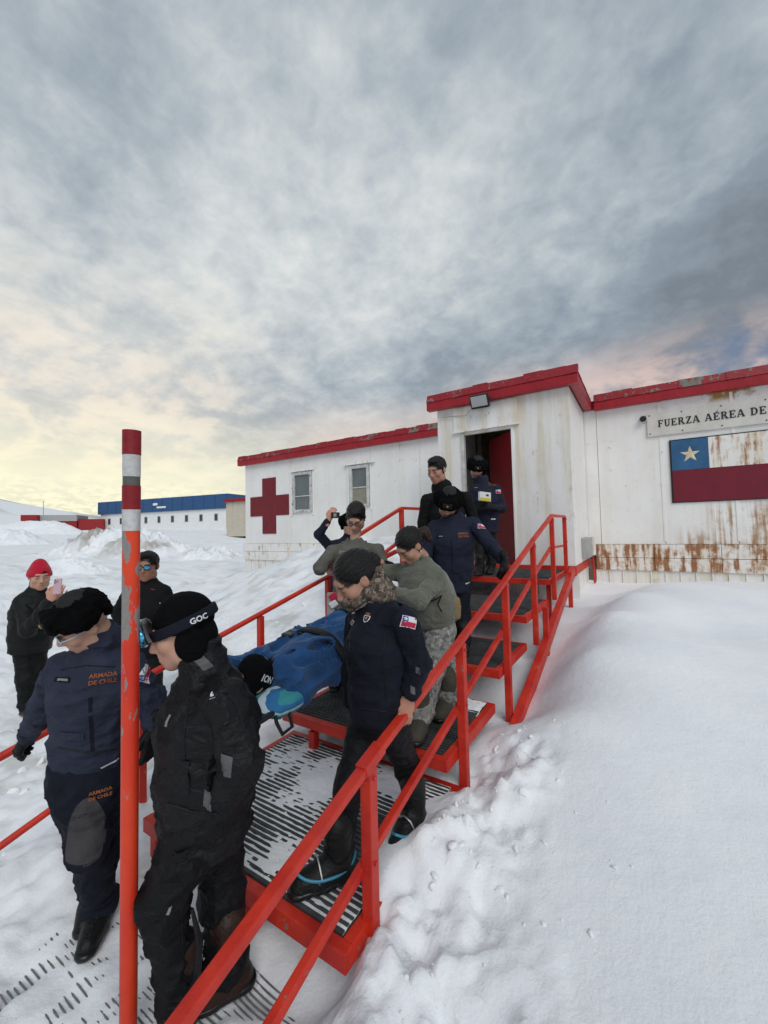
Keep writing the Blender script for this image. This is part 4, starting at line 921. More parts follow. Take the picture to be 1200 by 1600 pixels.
# ------------------------------------------------------------------ a person
class Person:
    def __init__(s, label, D, skin='mid', hair=(.012, .009, .008), fem=False, vox=.011, base=None, seed=1., group=None, hs=1., beard=0., scalp=False):
        s.scalp = scalp; s.D = D; s.skin = np.array(SKIN[skin]); s.hairc = np.array(hair); s.fem = fem; s.vox = vox; s.seed = seed; s.J = {}; s.hs = hs; s.beard = beard; s.parts = []
        s.root = empty('person', base); tag(s.root, label, 'person', group)
    def j(s, **kw):                       # joints as photo direction + depth offset from the person's own depth
        for k, (x, y, dd) in kw.items(): s.J[k] = pt(x, y, s.D+dd)
        return s
    def __getitem__(s, k): return s.J[k]
    def mesh(s, name, f, m, h=None, disp=None, smooth=1, parent=None):
        V, Q = f.mesh(h or s.vox, disp, smooth); return meshobj(name, V, Q, m, parent or s.root, True)
    def frame(s):                         # head axes from the look direction
        y = _n(s.look); z = _n(s.hup-y*np.dot(s.hup, y)); x = np.cross(y, z); return x, y, z
    def hp(s, V):                         # head-local -> world
        x, y, z = s.frame(); return place(np.atleast_2d(np.array(V, float)), s.J['head'], x, y, z, s.hs)
    def hfield(s, build, name, m, h=.006, disp=None, smooth=1, parent=None):   # modelled in head space, then placed
        f = Field(); build(f); V, Q = f.mesh(h, disp, smooth); return meshobj(name, s.hp(V), Q, m, parent or s.root, True)
    def head(s, look, up=(0, 0, 1)):
        s.look = np.asarray(look, float); s.hup = np.asarray(up, float)
        V, Q = get_head(s.fem, .0042 if s.vox < .0105 else .0056)
        s.parts.append((s.hp(V), Q, face_colors(V, s.skin, s.hairc, s.beard, lips=tuple(s.skin*np.array([.95, .55, .6])), scalp=s.scalp)))
        return s
    def hand(s, wrist, toward, dorsal, left, curl=.8, glove=False, size=1., mt='glove_black', h=None):
        X = _n(np.asarray(toward)-np.asarray(wrist)) if np.linalg.norm(toward) > .5 and False else _n(toward); Z = _n(np.asarray(dorsal)-X*np.dot(dorsal, X)); Y = np.cross(Z, X)
        V, Q = get_hand(curl, .004 if glove else 0., h or (.0038 if s.vox < .0105 else .005)); Q = Q.copy(); V = V.copy()
        if left: V[:, 1] *= -1; Q = Q[:, ::-1]
        W_ = place(V, wrist, X, Y, Z, size)
        if glove: meshobj('glove', W_, Q, mt, s.root, True)
        else: s.parts.append((W_, Q, s.skin*(1+.10*fbm(V/.02, 2)[:, None])*np.array([1.03, .92, .9])))
    def body(s, legs=True):
        f = Field(); J = s.J; r = .8
        f.cone(J['pel'], J['chest'], .08, .09, k=.05); f.cone(J['chest'], J['neck'], .07, .045, k=.05)
        for a in 'LR':
            if 'el'+a in J: f.cone(J['sh'+a], J['el'+a], .042, .036, k=.04); f.cone(J['el'+a], J['wr'+a], .036, .024, k=.02); f.cone(J['chest'], J['sh'+a]-_n(J['neck']-J['pel'])*.03, .06, .03, k=.05)
            if 'kn'+a in J: f.cone(J['hip'+a], J['kn'+a], .065, .045, k=.04); f.cone(J['kn'+a], J['an'+a], .045, .034, k=.02)
        f.cone(J['neck'], s.hp((0, -.026, -.10))[0], .05, .046 if s.fem else .052, k=.03)
        V, Q = f.mesh(.016, smooth=1); s.parts.append((V, Q, s.skin))
        V, Q, C = join(s.parts); return meshobj('body', V, Q, 'skin', s.root, True, C)
    def jacket(s, mt, bulk=1., hem=.10, wch=.19, ww=.175, whem=.20, depth=.66, arm=1., collar=.075, hood=False, folds=.007, name='jacket', cuff=.03, chh=.05, extra=None, belly=0.):
        J = s.J; f = Field(); up = _n(J['neck']-J['pel']); side = J['shL']-J['shR']; fr = np.cross(up, _n(side)); fr = fr if np.dot(fr, s.look) > 0 or True else -fr
        b = bulk; hemp = J['pel']-up*hem; s.tup = up; s.tside = _n(side); s.tfront = -fr if np.dot(np.cross(_n(side), up), fr) > 0 else fr
        waist = J['pel']*.62+J['chest']*.38
        f.cone(hemp-up*.04, waist, whem*b*.93, ww*b, k=.03, side=side, ratio=depth); f.cone(waist, J['chest'], ww*b, wch*b, k=.06, side=side, ratio=depth+.04)
        f.cone(J['chest'], J['chest']*.35+J['neck']*.65, wch*b*.96, .10*b, k=.07, side=side, ratio=depth+.08)
        f.cone(J['shL']-up*.014, J['shR']-up*.014, .060*b, .060*b, k=.07); f.cone(J['chest']*.5+J['neck']*.5, J['neck'], .095*b, .072, k=.05)
        if belly: f.ell(waist+s.front()*belly, (.12, .12, .14), k=.08)
        f.cut(hemp, -up, .012); sleeves = []
        for a in 'LR':
            if 'el'+a not in J: continue
            sh, el, wr = J['sh'+a], J['el'+a], J['wr'+a]; wr_ = el+(wr-el)*(1-cuff/max(np.linalg.norm(wr-el), .01))
            g2 = Field(); g2.cone(sh-up*.028, el, .064*arm*b, .056*arm*b, k=.03); g2.cone(el, wr_, .057*arm*b, .045*arm, k=.03); g2.torus(wr_-_n(wr-el)*.012, wr-el, .034*arm, .013, k=.012); sleeves.append(g2)
        if collar:
            c0 = J['neck']-up*.015; c1 = J['neck']*.55+J['head']*.45; cz = _n(c1-c0)
            f.cone(c0, c0+cz*collar, .078, .074, k=.03)
        if hood: f.torus(J['neck']-s.front()*.03+up*.02, up-s.front()*.6, .085, .034, k=.03, sq=1.6); f.ell(J['neck']-s.front()*.085-up*.03, (.10, .075, .085), axes=(s.tside, s.front(), up), k=.05)
        if extra: extra(f)
        if collar: f.cone(J['neck']+up*.03, J['neck']+_n(J['head']-J['neck'])*.25, .060, .064, k=.012, op='s')
        o = s.mesh(name, f, mt, None, cloth_disp(folds, folds*.35, s.seed), 1)
        for g2 in sleeves: s.mesh('sleeve', g2, mt, None, cloth_disp(folds*1.15, folds*.4, s.seed+1.7, (1.5, 1.5, 1.5), .07), 1, o)
        return o
    def front(s):
        up = _n(s.J['neck']-s.J['pel']); return _n(np.cross(up, s.J['shR']-s.J['shL']))*(-1 if False else 1)
    def trousers(s, mt, b=1., th=.092, kn=.073, an=.068, folds=.007, name='trousers', flare=None):
        J = s.J; f = Field(); side = J['hipL']-J['hipR']
        f.cone(J['pel'], J['hipL']*.5+J['hipR']*.5, .145*b, .14*b, k=.05, side=side, ratio=.72)
        for a in 'LR':
            f.cone(J['hip'+a], J['kn'+a], th*b, kn*b, k=.04); f.cone(J['kn'+a], J['an'+a], kn*b, an*b, k=.03)
            f.torus(J['an'+a]+_n(J['kn'+a]-J['an'+a])*.03, J['kn'+a]-J['an'+a], an*b*.86, .018, k=.02)
            f.ell(J['kn'+a], (kn*b*1.05,)*3, k=.04); f.cut
        return s.mesh(name, f, mt, None, cloth_disp(folds, folds*.4, s.seed+3, (1, 1, 1.9)), 1)
    def boot(s, an, toe, mt='boot_black', size=1., shaft=.14, up=None):
        an = np.asarray(an, float); d = np.asarray(toe, float)-an; dn_ = np.asarray(up, float) if up is not None else np.array([0, 0, 1.]); dh = _n(d-dn_*np.dot(d, dn_)); sd = np.cross(dh, dn_); f = Field(); k = size
        sole = an-dn_*.085*k
        f.cone(sole-dh*.045*k+dn_*.03, sole+dh*.07*k+dn_*.03, .042*k, .046*k, k=.03); f.cone(sole+dh*.07*k+dn_*.028, sole+dh*.150*k+dn_*.026, .049*k, .043*k, k=.03); f.cone(sole+dn_*.05-dh*.01, an+dn_*shaft, .050*k, .060*k, k=.04)
        f.cone(sole+dn_*.075+dh*.02, sole+dh*.11*k+dn_*.045, .045*k, .036*k, k=.03); f.cut(sole+dn_*.012, -dn_, .006)
        o = s.mesh('boot', f, mt, min(s.vox, .009), cloth_disp(.003, .002, s.seed+9), 1)
        g_ = Field(); g_.cone(sole-dh*.05*k+dn_*.012, sole+dh*.06*k+dn_*.012, .048*k, .050*k, k=.02); g_.cone(sole+dh*.06*k+dn_*.012, sole+dh*.158*k+dn_*.012, .053*k, .047*k, k=.02); g_.cut(sole+dn_*.026, dn_, .004); g_.cut(sole-dn_*.004, -dn_, .004)
        V, Q = g_.mesh(.009); meshobj('sole', V, Q, 'plastic_black', o, True); return o
# patches and lettering that follow a garment's surface
def bvh(o):
    VV = []; FF = []; k = 0
    for q in [o]+[c for c in o.children if c.name.startswith('sleeve')]:
        me = q.data; off = np.array(world_loc(q)); V = np.empty(len(me.vertices)*3); me.vertices.foreach_get('co', V); V = V.reshape(-1, 3)+off
        VV += [Vector(v) for v in V]; FF += [tuple(i+k for i in p.vertices) for p in me.polygons]; k = len(VV)
    return BVHTree.FromPolygons(VV, FF)
def surf(tree, px, py, name='?'):
    d = ray(px, py); h = tree.ray_cast(Vector(CAMP), Vector(d).normalized())
    if h[0] is None: print('decal missed', name, px, py); return None
    return np.array(h[0]), np.array(h[1])
def letters(sh):                     # one shape per connected letter
    name, mt, V, Fc = sh; par = list(range(len(V)))
    def fd(i):
        while par[i] != i: par[i] = par[par[i]]; i = par[i]
        return i
    for f_ in Fc:
        for a in f_[1:]: par[fd(a)] = fd(f_[0])
    out = {}
    for f_ in Fc: out.setdefault(fd(f_[0]), []).append(f_)
    res = []
    for fs in out.values():
        ids = sorted({i for f_ in fs for i in f_}); mp = {i: j for j, i in enumerate(ids)}
        res.append(('letter', mt, [V[i] for i in ids], [tuple(mp[i] for i in f_) for f_ in fs]))
    return res
def decal(o, tree, px, py, shapes, right=None, up=None, tilt=0., off=.0018, nm=None):
    """shapes: list of (name, material, V2d Nx2 metres, faces); laid on the cloth around the point seen at (px,py)"""
    h = surf(tree, px, py, o.name)
    if h is None: return
    c, n = h; acc = n.copy()
    for a in range(8):
        q = tree.find_nearest(Vector(c+.03*(math.cos(a)*RT+math.sin(a)*UP))); acc = acc+np.array(q[1])
    n = _n(acc); upv = np.array(up if up is not None else (0, 0, 1.)); y = _n(upv-n*np.dot(upv, n)); x = np.cross(y, n)
    if tilt: x, y = x*math.cos(tilt)+y*math.sin(tilt), y*math.cos(tilt)-x*math.sin(tilt)
    shapes = [q_ for sh_ in shapes for q_ in (letters(sh_) if sh_[0] == 'lettering' else [sh_])]
    for k, (name, mt, V2, Fc) in enumerate(shapes):
        k = min(k, 4); W_ = []; bad = set()
        for q_, (a, b) in enumerate(V2):
            p = c+x*a+y*b; hh = tree.ray_cast(Vector(p+n*.08), Vector(-n), .12)
            if hh[0] is None: bad.add(q_)
            W_.append(np.array(hh[0])+n*(off+.0007*k) if hh[0] is not None else p+n*off)
        Fc = [f_ for f_ in Fc if not bad.intersection(f_)]
        if Fc: meshobj(name, np.array(W_), Fc, mt, o, False)
def squircle(sh):
    name, mt, V, Fc = sh; V = np.array(V); h_ = np.abs(V).max(0); q = V/h_; x, y = q[:, 0], q[:, 1]
    return (name, mt, np.c_[x*np.sqrt(1-y**2/2), y*np.sqrt(1-x**2/2)]*h_*1.1, Fc)
def seam(o, tree, pts, r=.0022, mt='strap_black', n=14, name='seam'):
    W_ = []
    for (x0, y0), (x1, y1) in zip(pts[:-1], pts[1:]):
        for i in range(n):
            h = tree.ray_cast(Vector(CAMP), Vector(ray(x0+(x1-x0)*i/n, y0+(y1-y0)*i/n)).normalized())
            if h[0] is not None: W_.append(np.array(h[0])+np.array(h[1])*r*.3)
    if len(W_) > 3: MB().tube(W_, r, 6).build(name, mt, o, True)
def rect(name, mt, cx, cy, w_, h_, n=6, sk=0.):
    xs = np.linspace(-w_/2, w_/2, n); ys = np.linspace(-h_/2, h_/2, n); V = [(cx+a+sk*b, cy+b) for b in ys for a in xs]
    return (name, mt, V, [(j*n+i, j*n+i+1, (j+1)*n+i+1, (j+1)*n+i) for j in range(n-1) for i in range(n-1)])
def chile_patch(w_=.075, h_=.05):
    st5 = [(-w_*.33+.011*(1 if i % 2 == 0 else .42)*math.sin(i*math.pi/5), h_*.25+.011*(1 if i % 2 == 0 else .42)*math.cos(i*math.pi/5)) for i in range(10)]
    return [rect('patch', 'patch_white', 0, 0, w_*1.08, h_*1.1), rect('patch_red', 'patch_red', 0, -h_*.25, w_, h_*.48), rect('patch_blue', 'patch_blue', -w_*.33, h_*.25, w_*.34, h_*.48, 4), ('patch_star', 'patch_white', [(-w_*.33, h_*.25)]+st5, [(0, 1+(i+1) % 10, 1+i) for i in range(10)])]
def text_shape(txt, size, mt, cx=0, cy=0, name='lettering', bold=.0):
    cu = bpy.data.curves.new('tmp', 'FONT'); cu.body = txt; cu.size = size; cu.align_x = 'CENTER'; cu.align_y = 'CENTER'; cu.resolution_u = 2; cu.offset = bold
    o = bpy.data.objects.new('tmp', cu); COL.objects.link(o); me = bpy.data.meshes.new_from_object(o.evaluated_get(bpy.context.evaluated_depsgraph_get()))
    V = [(v.co.x+cx, v.co.y+cy) for v in me.vertices]; Fc = [tuple(p.vertices) for p in me.polygons]; bpy.data.objects.remove(o); bpy.data.curves.remove(cu); bpy.data.meshes.remove(me)
    return (name, mt, V, Fc)
def crest(w_=.05):
    sh = [(-.5, .35), (.5, .35), (.5, -.1), (.38, -.42), (0, -.6), (-.38, -.42), (-.5, -.1)]
    return [('crest', 'patch_white', [(a*w_, b*w_) for a, b in sh], [tuple(range(6, -1, -1))]), ('crest_field', 'navy_dark', [(a*w_*.74, b*w_*.74) for a, b in sh], [tuple(range(6, -1, -1))]),
            rect('crest_crown', 'orange_thread', 0, w_*.55, w_*.7, w_*.28, 3), rect('crest_ship', 'patch_grey', 0, -.02*w_, w_*.3, w_*.34, 3)]
# headgear
def ushanka(P, badge=True, sc=1., lift=0., flaps=True):
    h0 = P.hs; J0 = P.J['head']; P.hs = h0*sc; P.J['head'] = J0+P.frame()[2]*lift
    def b(f):
        f.ell((0, -.012, .066), (.108, .122, .085), k=.02); f.torus((0, -.006, .050), (0, .12, 1), .088, .038, k=.02, sq=1.35); f.box((0, .106, .078), (.074, .030, .048), axes=((1, 0, 0), (0, 1, .15), (0, -.15, 1)), rnd=.028, k=.02)
        for s_ in (-1, 1): f.ell((s_*.104, -.01, .050), (.036, .070, .062), k=.02); (f.ell((s_*.088, -.03, -.03), (.022, .040, .040), k=.03) if flaps else None)
        f.ell((0, -.106, .01), (.08, .040, .065), k=.03)
    o = P.hfield(b, 'fur_hat', 'black_fur', .0055, lambda p: .011*(.5-vnoise(p/.009))+.008*(.5-vnoise(p/.024)), 0)
    def t(f): f.ell((0, -.016, .090), (.076, .088, .076), k=.02); f.cut((0, 0, .10), (0, 0, -1), .006)
    P.hfield(t, 'hat_crown', 'leather_hat', .008, parent=o)
    def fl(f): f.box((0, .133, .082), (.042, .007, .026), axes=((1, 0, 0), (0, 1, .15), (0, -.15, 1)), rnd=.005)
    P.hfield(fl, 'hat_flap', 'leather_hat', .006, parent=o)
    if badge:
        def bd(f): f.ell((0, .144, .084), (.012, .005, .014), k=.004)
        P.hfield(bd, 'badge', 'gold', .003, parent=o)
    P.hs = h0; P.J['head'] = J0; return o
def beanie(P, mt, cuff=True, low=.0, tall=False):
    def b(f):
        if tall: f.ell((0, -.022, .105), (.060, .066, .066), k=.06)
        f.ell((0, -.016, .048), (.087, .104, .092), k=.02)
        f.torus((0, -.012, .022+low), (0, .22, 1), .083, .016, k=.015, sq=1.7); f.cut((0, 0, .0+low), (0, .22, -1), .01)
    return P.hfield(b, 'beanie', mt, .0055, lambda p: .0022*np.sin(np.arctan2(p[:, 0], p[:, 1]+.016)*34)*.5+.003*(.5-vnoise(p/.03)))
def short_hair(P, mt, top=.014, line=.055):
    def b(f):
        f.ell((0, -.018, .042), (.080+top*.25, .100+top*.5, .086+top), k=.02); f.ell((0, .030, .106), (.055, .055, .020+top*.5), k=.03); f.cone((-.078, .006, .01), (-.076, .012, -.02), .012, .008, k=.01); f.cone((.078, .006, .01), (.076, .012, -.02), .012, .008, k=.01)
        f.ell((0, .112, -.045), (.090, .094, .126), k=.035, op='s'); f.cut((0, 0, -.045), (0, -.30, -1), .02)
        for s_ in (-1, 1): f.ell((s_*.092, -.012, -.008), (.022, .024, .030), k=.008, op='s')
    return P.hfield(b, 'hair', mt, .0045, lambda p: .008*(.5-vnoise(p/np.array([.008, .011, .016])))+.005*(.5-vnoise(p/.028)), 0)
def spectacles(P, mt_l='lens_clear', mt_f='plastic_black', r=.021, sun=False):
    b = MB(); L = MB()
    for s_ in (-1, 1):
        ring = [(s_*.033+(r+.006)*math.cos(a), .103-.10*abs(math.cos(a)*.0), .008+r*.8*math.sin(a)) for a in np.linspace(0, 2*math.pi, 17)]
        b.tube(ring, .0024 if not sun else .0035, 6, False); n_ = len(L.V)
        L.add([(s_*.033, .106, .008)]+ring[:-1], [(0, 1+(i+1) % 16, 1+i) for i in range(16)])
        b.tube([(s_*.058, .101, .012), (s_*.077, .06, .012), (s_*.080, -.01, .010)], .0025, 6)
    b.tube([(-.010, .104, .012), (0, .108, .014), (.010, .104, .012)], .0024, 6)
    b.V = [tuple(v) for v in P.hp(b.V)]; L.V = [tuple(v) for v in P.hp(L.V)]
    o = b.build('glasses', mt_f, P.root, True); L.build('lens', mt_l, o); return o
# ------------------------------------------------------------------ the people
def foot(p): return (p[0], p[1], p[2])
def armada(o, tree, px, py, s=1., up=None):
    decal(o, tree, px, py, [text_shape('ARMADA', .020*s, 'orange_thread', 0, .011*s, bold=.0006), text_shape('DE CHILE', .020*s, 'orange_thread', 0, -.011*s, bold=.0006)], up=up)
def nametape(o, tree, px, py, s=1., w_=.07, tilt=0.):
    decal(o, tree, px, py, [rect('name_tape', 'black_cloth', 0, 0, w_*s, .018*s), rect('name_letters', 'patch_grey', .004*s, 0, w_*.62*s, .008*s, 4)], tilt=tilt)
# --- navy parka man in front, holding the left rail
P = Person('man in navy parka and black fur hat looking down, gloved hand on the left railing', 1.80, 'fair', vox=.0085, base=onp(150, 1485, 2, 0), seed=1.3)
P.j(head=(132, 972, -.04), neck=(158, 1008, .04), chest=(146, 1082, .02), pel=(138, 1192, .05), shR=(96, 1036, .02), shL=(206, 1034, .06), elR=(68, 1106, .08), wrR=(44, 1150, .28), elL=(236, 1090, .10), wrL=(241, 1138, .05),
    hipR=(116, 1220, .0), hipL=(162, 1220, .04), knR=(138, 1318, -.05), knL=(164, 1322, .08))
P.J['anR'] = onp(158, 1412, 2, .10); P.J['anL'] = onp(148, 1385, 2, .10)
P.head(cdir(-.64, -.52, -.56), cdir(-.1, .85, -.5)); N1 = P
P.hand(P['wrR'], onp(22, 1180, 0, XL)-P['wrR']+np.array([0, 0, .02]), cdir(-.3, .8, -.4), False, 1.0, True, 1.08); P.hand(P['wrL'], cdir(-.12, -1, -.1), cdir(.9, -.1, -.3), True, .45, True, 1.05)
P.body(); jk = P.jacket('navy_pale', .98, hem=.12, wch=.160, ww=.148, whem=.150, depth=.72, arm=1.02, hood=True, folds=.016)
P.trousers('navy_dark', 1.0, folds=.014); P.boot(P['anR'], onp(134, 1500, 2, 0), 'boot_black', .95); P.boot(P['anL'], onp(134, 1455, 2, 0), 'boot_black', .95)
ushanka(P, True, .82, .022, False); spectacles(P, 'lens_pale', 'lens_pale')
t = bvh(jk); armada(jk, t, 161, 1060, 1.2, cdir(.12, 1, 0)); nametape(jk, t, 97, 1062, 1.1); decal(jk, t, 228, 1052, chile_patch(.07, .045), tilt=rad(58)); decal(jk, t, 172, 1193, [rect('hem_tag', 'patch_white', 0, 0, .07, .010)], tilt=rad(15))
decal(jk, t, 142, 1125, [rect('zip_flap', 'navy_dark', 0, 0, .014, .30, 12)]); decal(jk, t, 112, 1150, [rect('pocket_flap', 'navy_pale', 0, 0, .10, .035, 8)], off=.007, tilt=rad(-8)); decal(jk, t, 172, 1152, [rect('pocket_flap', 'navy_pale', 0, 0, .09, .035, 8)], off=.007, tilt=rad(8)); seam(jk, t, [(92, 1168), (140, 1176), (184, 1170)], .003); seam(jk, t, [(96, 1046), (135, 1040), (184, 1042)])
tr = [c for c in P.root.children if c.name.startswith('trousers')][0]; tt = bvh(tr); decal(tr, tt, 133, 1312, [squircle(rect('knee_patch', 'grey_knee', 0, 0, .125, .27, 24))], off=.004); armada(tr, tt, 157, 1240, 1.0)
# --- black shell jacket man, profile, goggles on his beanie
P = Person('man in black jacket and beanie with ski goggles, leading the stretcher', 1.60, 'fair', vox=.0085, base=onp(335, 1545, 2, 0), seed=2.1, hs=1.07)
P.j(head=(287, 986, .0), neck=(322, 1048, .01), chest=(326, 1125, .0), pel=(322, 1245, .02), shL=(352, 1085, -.16), shR=(308, 1085, .17), elL=(378, 1190, -.19), wrL=(338, 1272, -.12), elR=(300, 1190, .24), wrR=(330, 1250, .34),
    hipL=(300, 1290, -.08), hipR=(345, 1290, .08), knL=(255, 1408, -.12), knR=(346, 1398, .06))
P.J['anL'] = onp(283, 1562, 2, .10); P.J['anR'] = onp(356, 1508, 2, .10)
P.head(cdir(-.88, -.30, -.34), cdir(-.25, .95, 0)); P.hand(P['wrL'], cdir(-.2, -1, .25), cdir(0, -.1, -1), True, .9, True, 1.05); P.hand(P['wrR'], cdir(.5, -.6, .3), cdir(.2, .2, 1), False, .9, True, 1.05)
P.body(); jk = P.jacket('black_shell', 1.05, hem=.12, wch=.185, ww=.19, whem=.205, depth=.86, arm=1.14, hood=False, folds=.017, collar=.12, extra=lambda f: f.cone(P['neck']-_n(P['neck']-P['pel'])*.03, P['neck']*.5+P['head']*.5+cdir(.03, 0, 0), .088, .080, k=.03))
P.trousers('black_pants', 1.06, folds=.018); P.boot(P['anR'], onp(326, 1552, 2, .03), 'boot_brown', 1.12, .17); P.boot(P['anL'], onp(262, 1640, 2, .03), 'boot_brown', 1.12, .17)
bo = beanie(P, 'black_knit')
def flap(f):
    for s_ in (-1, 1): f.ell((s_*.076, -.018, -.045), (.020, .052, .062), k=.02)
    f.ell((0, -.075, -.03), (.062, .035, .06), k=.04); f.cone((-.055, .02, -.115), (.055, .02, -.115), .012, .012, k=.02)
P.hfield(flap, 'ear_flap', 'black_knit', .006, lambda p: .003*(.5-vnoise(p/.02)), parent=bo)
gg = empty('ski_goggles', tuple(P['head'])); tag(gg, 'ski goggles with mirrored blue lens and lettered strap, worn on a black beanie', 'goggles')
def strap(f): f.ell((0, -.014, .036), (.1035, .1195, .135), k=.01); f.cut((0, 0, .050), (0, .10, 1), .002); f.cut((0, 0, .012), (0, -.10, -1), .002)
f = Field(); strap(f); V, Q = f.mesh(.0042); so_ = meshobj('strap', P.hp(V), Q, 'navy_dark', gg, True)
def frame(f): f.ell((0, .090, .044), (.089, .046, .054), k=.01); f.ell((0, .070, .042), (.105, .046, .070), k=.01, op='s')
f = Field(); frame(f); V, Q = f.mesh(.0045); meshobj('frame', P.hp(V), Q, 'plastic_black', gg, True)
def lens(f): f.ell((0, .112, .044), (.094, .060, .050), k=.01); f.ell((0, .078, .042), (.100, .046, .080), k=.01, op='s')
f = Field(); lens(f); V, Q = f.mesh(.004); meshobj('lens', P.hp(V), Q, 'lens_blue', gg, True)
ts = bvh(so_); decal(so_, ts, 311, 967, [text_shape('GOC', .030, 'patch_white', 0, 0, bold=.0008)], up=P.frame()[2])
t = bvh(jk)
for x, y, w_, h_, ti in ((318, 1036, .05, .055, 20), (352, 1198, .055, .06, -25), (326, 1250, .05, .06, -28)): decal(jk, t, x, y, [rect('reflective_patch', 'reflective', 0, 0, w_*.75, h_, 6, -.35)], tilt=rad(ti))
decal(jk, t, 331, 1086, [rect('brand_mark', 'patch_grey', 0, -.010, .022, .003, 3), rect('brand_mark', 'patch_white', -.002, .004, .007, .016, 3), rect('brand_mark', 'patch_white', .004, -.001, .010, .007, 3)], tilt=rad(20))
seam(jk, t, [(345, 1062), (372, 1110), (388, 1160)]); seam(jk, t, [(392, 1176), (378, 1215), (356, 1256)]); seam(jk, t, [(262, 1255), (300, 1268), (345, 1272)], .003); seam(jk, t, [(296, 1075), (288, 1150), (290, 1245)]); decal(jk, t, 290, 1215, [rect('pocket_flap', 'black_shell', 0, 0, .03, .12, 8)], off=.006, tilt=rad(-6)); decal(jk, t, 262, 1126, [rect('sleeve_badge', 'patch_grey', 0, 0, .016, .040, 4, .15)])
tr = [c for c in P.root.children if c.name.startswith('trousers')][0]; tt = bvh(tr); seam(tr, tt, [(318, 1300), (282, 1400), (286, 1500)]); decal(tr, tt, 300, 1345, [rect('cargo_pocket', 'black_pants', 0, 0, .10, .13, 10)], off=.008, tilt=rad(22)); decal(tr, tt, 264, 1424, [rect('trouser_tag', 'patch_grey', 0, 0, .010, .022, 3, .4)])
MB().tube([pt(300, 1420, 1.42), pt(312, 1470, 1.41), pt(308, 1530, 1.43), pt(296, 1545, 1.45)], [.006, .012, .013, .008], 8).build('loose_strap', 'strap_black', P.root, True)
M2 = P
# --- woman in navy fleece with camouflage neck warmer
P = Person('woman in navy fleece and camouflage neck warmer with bare hand on the right railing', 2.02, 'mid', fem=True, vox=.0085, base=onp(515, 1370, 2, .23), seed=3.2, hs=1.08, scalp=True)
P.j(head=(556, 905, .0), neck=(592, 950, .02), chest=(592, 1008, .0), pel=(588, 1115, .03), shL=(632, 964, -.12), shR=(560, 958, .14), elL=(654, 1036, -.10), wrL=(638, 1088, -.07), elR=(552, 1050, .2), wrR=(548, 1100, .26),
    hipL=(612, 1135, .04), hipR=(566, 1138, .10), knR=(545, 1228, -.06), knL=(640, 1205, .20))
P.J['anR'] = onp(528, 1336, 2, .34); P.J['anL'] = onp(646, 1266, 2, .33)
P.head(cdir(-.74, -.58, -.36), cdir(-.3, .9, -.2)); P.hand(P['wrL'], cdir(-.18, -.92, -.20), cdir(.25, .40, -.88), True, .62, False, 1.0); P.hand(P['wrR'], cdir(.2, -.8, .3), cdir(-1, 0, 0), False, .9, True)
P.body(); jk = P.jacket('navy_dark', 1.0, hem=.02, wch=.160, ww=.142, whem=.152, depth=.92, arm=1.04, collar=.06, folds=.012, name='fleece')
P.trousers('black_pants', .92, th=.090, kn=.070, an=.066, folds=.012)
for a, toe in (('anR', (470, 1384)), ('anL', (622, 1316))):
    bt = P.boot(P[a], onp(toe[0], toe[1], 2, .27), 'boot_black', 1.12, .13)
    an = P[a]; d = onp(toe[0], toe[1], 2, .27)-an; d[2] = 0; d = _n(d); z = np.array([0, 0, 1.]); sd = np.cross(d, z); s0 = an-z*.075
    cr_ = empty('boot_crampon', tuple(s0)); tag(cr_, 'blue rubber ice crampon stretched over a black boot '+('with its toe at the mat edge' if a == 'anR' else 'beside the snow bank'), 'crampon', 'ice crampons on the boots')
    ring = [s0+d*(.055+.135*math.cos(q))+sd*(.060*math.sin(q)*(1-.15*math.cos(q)))+z*(.035+.035*abs(math.cos(q))**3) for q in np.linspace(0, 2*math.pi, 28)]
    MB().tube(ring, .0065, 8, False).build('rim_band', 'teal_strap', cr_, True)
    for q in (.5, 1.2, 1.95, 2.6, 3.68, 4.33, 5.08, 5.78):
        c0 = s0+d*(.055+.135*math.cos(q))+sd*(.060*math.sin(q))+z*.04; c1 = s0+d*(.055+.10*math.cos(q))+sd*(.045*math.sin(q))-z*.008
        MB().tube([c0, c0*.4+c1*.6+(c0-(s0+d*.055))*.08, c1], .0045, 6).build('link', 'teal_strap', cr_, True)
    top = [s0+d*.09+sd*.058*s_+z*(.04) for s_ in (-1, 1)]; MB().tube([top[0], s0+d*.095-sd*.035+z*.085, s0+d*.095+z*.10, s0+d*.095+sd*.035+z*.085, top[1]], .0045, 6).build('instep_strap', 'metal_grey', cr_, True)
def hb(f):
    f.ell((0, -.020, .044), (.083, .104, .092), k=.02); f.ell((0, .112, -.050), (.088, .092, .126), k=.03, op='s'); f.cut((0, 0, -.06), (0, -.3, -1), .01)
    for s_ in (-1, 1): f.ell((s_*.092, -.010, -.008), (.022, .024, .030), k=.008, op='s')
    f.ell((0, -.118, .02), (.045, .034, .042), k=.012)
P.hfield(hb, 'hair', 'hair_black', .0044, lambda p:   .0014*np.sin(p[:, 2]*330+p[:, 0]*150+4*fbm(p/.03, 2))+.004*(.5-vnoise(p/np.array([.02, .05, .008]))), 0)
def scarf(f):
    f.ell((0, .034, -.058), (.076, .094, .062), k=.02); f.ell((0, -.030, -.088), (.078, .080, .060), k=.04); f.cone((0, -.035, -.10), (0, -.050, -.135), .078, .086, k=.03)
    f.ell((0, -.10, -.035), (.050, .030, .050), k=.03); f.cut((0, .06, -.008), (0, .35, 1), .01)
P.hfield(scarf, 'neck_warmer', 'camo_brown', .0055, lambda p: .010*(.5-(1-np.abs(2*vnoise(p/np.array([.07, .06, .022])+5)-1))**2))
